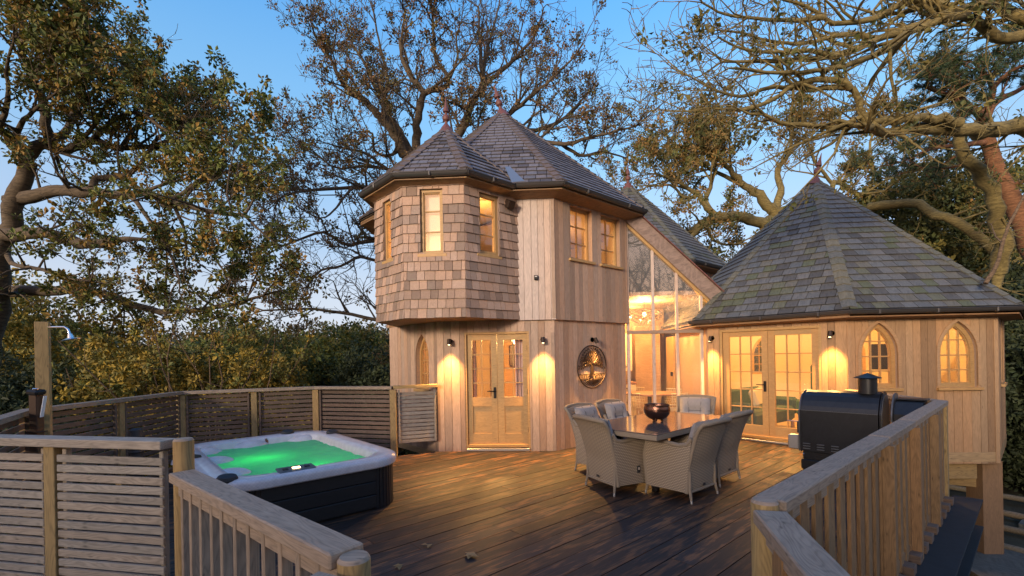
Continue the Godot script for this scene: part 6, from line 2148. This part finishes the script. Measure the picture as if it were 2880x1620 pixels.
	finish_tree("oak_tree", "gnarled oak with sawn branch stub between link roof and wing roof", "tree", t, M.bark_moss, lf, Vector3(8.0, -2.0, -19.0), "oaks round the treehouse")
	t = Grower.new()
	t.r.seed = 1004
	t.palette = [[0.096, 0.104, 0.024], [0.160, 0.136, 0.032], [0.080, 0.088, 0.024]]
	t.kids = [3.6, 4.0, 3.6]
	t.lens = [0.95, 0.50, 0.26]
	t.density = 1.3
	t.keep = 0.30
	t.gap = noise(17, 0.6, 2)
	t.up = 0.10
	t.size = 0.8
	t.thin = 0.006
	from_limbs(t, leaning_tree)
	finish_tree("bare_tree", "bare mossy branched tree leaning in over the wing roof from the right", "tree", t, M.bark_moss, lf, Vector3(8.5, -2.0, -8.0))
	t = Grower.new()
	t.r.seed = 1005
	t.palette = [[0.06, 0.065, 0.015]]
	t.kids = [1.2, 2.0, 2.0]
	t.lens = [0.6, 0.3, 0.2]
	t.density = 1.0
	t.keep = 0.4
	t.thin = 0.005
	from_limbs(t, thin_sapling)
	finish_tree("sapling", "thin pale sapling stem beside the right end of the wing roof", "tree", t, M.twig, lf, Vector3(7.6, -2.0, -7.4))
	t = Grower.new()
	t.r.seed = 1006
	t.palette = [[0.037, 0.071, 0.031], [0.051, 0.085, 0.034], [0.031, 0.058, 0.025], [0.068, 0.093, 0.034]]
	t.kids = [3.0, 3.4, 5.0]
	t.lens = [1.0, 0.5, 0.22]
	t.density = 16.0
	t.up = 0.4
	t.size = 1.25
	from_limbs(t, pine)
	finish_tree("pine_tree", "pine with orange bark and dark needle pads at the right edge", "tree", t, M.bark_pine, needle_spray(3), Vector3(10.5, -2.0, -13.5))
	# two bare trees behind the viewer, which the link's glass reflects
	for k in 2:
		t = Grower.new()
		t.r.seed = 1020 + k
		t.palette = [[0.10, 0.06, 0.02]]
		t.kids = [1.6, 2.2, 2.6]
		t.lens = [2.4, 1.1, 0.55]
		t.density = 0.6
		t.keep = 0.3
		t.thin = 0.012
		var bx: float = [4.5, 9.5][k]
		var bz: float = [11.0, 15.0][k]
		for j in 4:
			from_limbs(t, [[bx, -2.0, bz, bx + 0.2, 2.0, bz, bx + (j - 1.5) * 0.9, 4.6, bz + (j % 2) * 0.8, bx + (j - 1.5) * 2.0, 7.6, bz + (j % 2) * 1.6, bx + (j - 1.5) * 2.4, 10.4, bz + (j % 2) * 2.0, 0.20, 0.03, 0.8]])
		finish_tree("bare_tree", ["bare tree behind the viewer, seen only as a reflection in the link glass", "second bare tree farther behind the viewer, mirrored in the link glass"][k], "tree", t, M.bark, lf, Vector3(bx, -2.0, bz))
	build_background(lf, lf_big)

func stems(t: Grower, at: Vector3, h: float, n: int, spread: float) -> void:
	for k in n:
		var d := Vector3(t.r.randfn() * spread, 1.0, t.r.randfn() * spread).normalized()
		var p := PackedVector3Array([at])
		var rad := PackedFloat32Array([0.025])
		var q := at
		for i in 5:
			d = (d + Vector3(t.r.randfn(), t.r.randfn() * 0.3 + 0.1, t.r.randfn()) * 0.14).normalized()
			q += d * h / 5.0 * t.r.randf_range(0.8, 1.2)
			p.append(q); rad.append(0.022 - i * 0.0034)
		t.grow(p, rad, 2)
		t.bark.tube(p, rad, 5)

func build_background(lf: ArrayMesh, lf_big: ArrayMesh) -> void:
	var nz := noise(41, 0.55, 3)
	var olive := [[0.100, 0.128, 0.026], [0.150, 0.156, 0.028], [0.076, 0.100, 0.024], [0.200, 0.160, 0.030]]
	var gold := [[0.320, 0.230, 0.036], [0.200, 0.176, 0.036], [0.140, 0.150, 0.032], [0.400, 0.280, 0.040]]
	var dark := [[0.044, 0.064, 0.024], [0.060, 0.076, 0.028], [0.036, 0.052, 0.020]]
	var russet := [[0.220, 0.130, 0.060], [0.170, 0.120, 0.060], [0.140, 0.124, 0.050], [0.260, 0.150, 0.060]]
	# [label, centre, half size, sprays, spray scale, palette, stems]
	var list := [
		["dark evergreen shrub behind the shower post at the left edge", Vector3(-11.0, -0.3, -9.0), Vector3(1.7, 2.2, 1.5), 3600, 1.3, dark, 3],
		["golden leaved shrub just right of the shower post", Vector3(-9.2, 0.2, -10.2), Vector3(1.6, 2.1, 1.4), 3000, 1.1, gold, 4],
		["mixed olive and gold shrub behind the bend of the fence", Vector3(-7.6, 0.0, -11.5), Vector3(1.9, 2.2, 1.5), 3600, 1.1, gold, 5],
		["broad olive green bush behind the far corner post", Vector3(-7.6, -0.3, -14.5), Vector3(2.6, 2.5, 1.9), 4600, 1.35, olive, 3],
		["dark green holly bush above the middle of the fence", Vector3(-5.4, -0.5, -14.0), Vector3(2.0, 2.3, 1.6), 4200, 1.2, dark, 3],
		["olive tree crown rising behind the holly bush", Vector3(-7.0, 0.2, -19.5), Vector3(3.6, 2.6, 2.4), 5200, 1.7, olive, 2],
		["russet brown thicket left of the tower", Vector3(-4.2, 0.2, -18.0), Vector3(2.3, 2.3, 1.8), 3600, 1.4, russet, 8],
		["mottled hedge row tree close to the tower corner", Vector3(-4.8, 0.2, -24.0), Vector3(3.6, 3.0, 2.4), 4000, 1.9, olive, 3],
		["tall ochre tree crown at the far left behind the evergreen", Vector3(-16.5, 0.8, -13.0), Vector3(3.2, 3.4, 2.5), 5200, 1.5, gold, 3],
		["olive tree crown far behind the golden shrubs", Vector3(-14.0, 0.2, -22.0), Vector3(4.6, 3.0, 2.8), 5600, 2.0, olive, 2],
		["low brambles in front of the evergreen under the oak", Vector3(-8.6, -1.0, -7.6), Vector3(1.4, 1.5, 1.4), 2400, 1.0, dark, 6],
		["dense laurel behind the right slope of the wing roof", Vector3(16.0, 4.6, -20.0), Vector3(4.6, 4.6, 3.0), 9000, 1.9, [[0.099, 0.108, 0.029], [0.072, 0.090, 0.025], [0.180, 0.153, 0.036], [0.054, 0.072, 0.022]], 2],
		["dark evergreen filling the right edge behind the wing wall", Vector3(12.4, 0.4, -12.0), Vector3(2.5, 3.6, 2.0), 7000, 1.4, dark, 2],
		["dark ivy covered bush at the right edge above the logs", Vector3(13.2, -0.2, -9.5), Vector3(2.0, 2.5, 1.6), 4200, 1.3, dark, 2],
		["shadowy undergrowth bush behind the log edgings", Vector3(11.2, -1.0, -14.5), Vector3(3.2, 1.6, 1.6), 3000, 1.4, dark, 2],
		["green crown behind the link roof", Vector3(9.5, 3.4, -30.0), Vector3(6.0, 4.5, 3.0), 4200, 2.3, olive, 1],
	]
	for i in list.size():
		var q: Array = list[i]
		var t := Grower.new()
		t.r.seed = 2000 + i * 17
		t.palette = q[5]
		t.density = 2.0
		t.kids = [0.0, 0.0, 3.0]
		t.lens = [1, 1, 0.35]
		t.thin = 0.006
		var c: Vector3 = q[1]
		var base := Vector3(c.x, -2.4, c.z)
		t.bark.tube(PackedVector3Array([base, c]), PackedFloat32Array([0.10, 0.05]), 7)
		stems(t, base, (c.y + q[2].y * 0.7 + 2.4), q[6], 0.28)
		bush(t, c, q[2], q[3], q[4], nz)
		finish_tree("shrub" if q[2].y < 2.7 else "tree", q[0], "shrub" if q[2].y < 2.7 else "tree", t, M.twig, lf_big if q[4] > 1.25 else lf, base, "woodland behind the deck")
	# bare stems standing up out of the golden shrubs
	var s := Grower.new()
	s.r.seed = 3100
	s.palette = gold
	s.density = 1.2
	s.kids = [0, 0, 2.6]
	s.lens = [1, 1, 0.5]
	s.thin = 0.005
	stems(s, Vector3(-6.9, -1.9, -9.2), 4.6, 11, 0.30)
	finish_tree("shrub", "shrub of thin bare upright stems behind the slatted fence", "shrub", s, M.twig, lf, Vector3(-6.9, -1.9, -9.2), "woodland behind the deck")
	# the far wood reads as one mass
	var f := Grower.new()
	f.r.seed = 3200
	f.palette = [[0.090, 0.086, 0.036], [0.117, 0.090, 0.040], [0.072, 0.081, 0.036], [0.135, 0.108, 0.045]]
	for k in 60:
		var a := deg_to_rad(-62.0 + k * 2.3)
		var d := 46.0 + f.r.randf() * 26.0
		var c := Vector3(sin(a) * d, 0.4 + f.r.randf() * 2.2, -cos(a) * d)
		bush(f, c, Vector3(3.6, 3.6 + f.r.randf() * 1.2, 2.2), 420, 5.0, nz)
	var fo := Node3D.new()
	fo.name = "far_woods"
	add_child(fo)
	fo.set_meta("kind", "stuff")
	fo.set_meta("label", "far dim woodland along the horizon beyond the shrubs")
	crown(fo, f, lf_big)
	# the wood on the far side of the approach, behind the viewer: it keeps the low light off the deck and shows in the glass
	var g := Grower.new()
	g.r.seed = 3300
	g.palette = [[0.06, 0.05, 0.02], [0.08, 0.055, 0.022], [0.05, 0.05, 0.02]]
	for k in 16:
		var c := Vector3(-26.0 + k * 3.4, 1.2 + g.r.randf() * 0.8, 15.0 + g.r.randf() * 4.0)
		bush(g, c, Vector3(2.8, 4.4 + g.r.randf() * 1.0, 2.0), 620, 4.0, nz)
	var go := Node3D.new()
	go.name = "near_woods"
	add_child(go)
	go.set_meta("kind", "stuff")
	go.set_meta("label", "belt of woodland behind the viewer, reflected in the glass")
	crown(go, g, lf_big)

# ---------- small things
func build_small_things() -> void:
	var r := RandomNumberGenerator.new()
	r.seed = 909
	var spots := [[-0.60, -3.75, 1.5, "curled pale fallen leaf on the planks in front of the hot tub"], [-1.12, -3.55, 0.9, "brown fallen leaf on the planks nearest the handrail"], [-0.98, -3.95, 0.8, "small brown fallen leaf below the tub corner"], [-0.72, -3.30, 0.9, "pair of yellow fallen leaves on the planks by the handrail"], [0.22, -2.75, 0.8, "dry fallen leaf in the middle of the walkway planks"], [0.60, -3.30, 0.6, "tiny pale fallen leaf on the dark planks before the chairs"]]
	for s in spots:
		var b := MB.new()
		for k in 3:
			var a: float = r.randf() * TAU
			var c := Vector3(r.randfn() * 0.015, 0, r.randfn() * 0.015)
			var d := Vector3(cos(a), 0, sin(a)) * 0.045 * float(s[2])
			var w := Vector3(-sin(a), 0, cos(a)) * 0.022 * float(s[2])
			b.quad(c - d, c - w + Vector3(0, 0.012, 0), c + d + Vector3(0, 0.006, 0), c + w + Vector3(0, 0.014, 0))
		var o := part(self, "fallen_leaf", b.done(), M.brown_leaf, Transform3D(Basis.IDENTITY, Vector3(s[0], 0.004, s[1])))
		tag(o, s[3], "leaf", "fallen leaves on the deck")
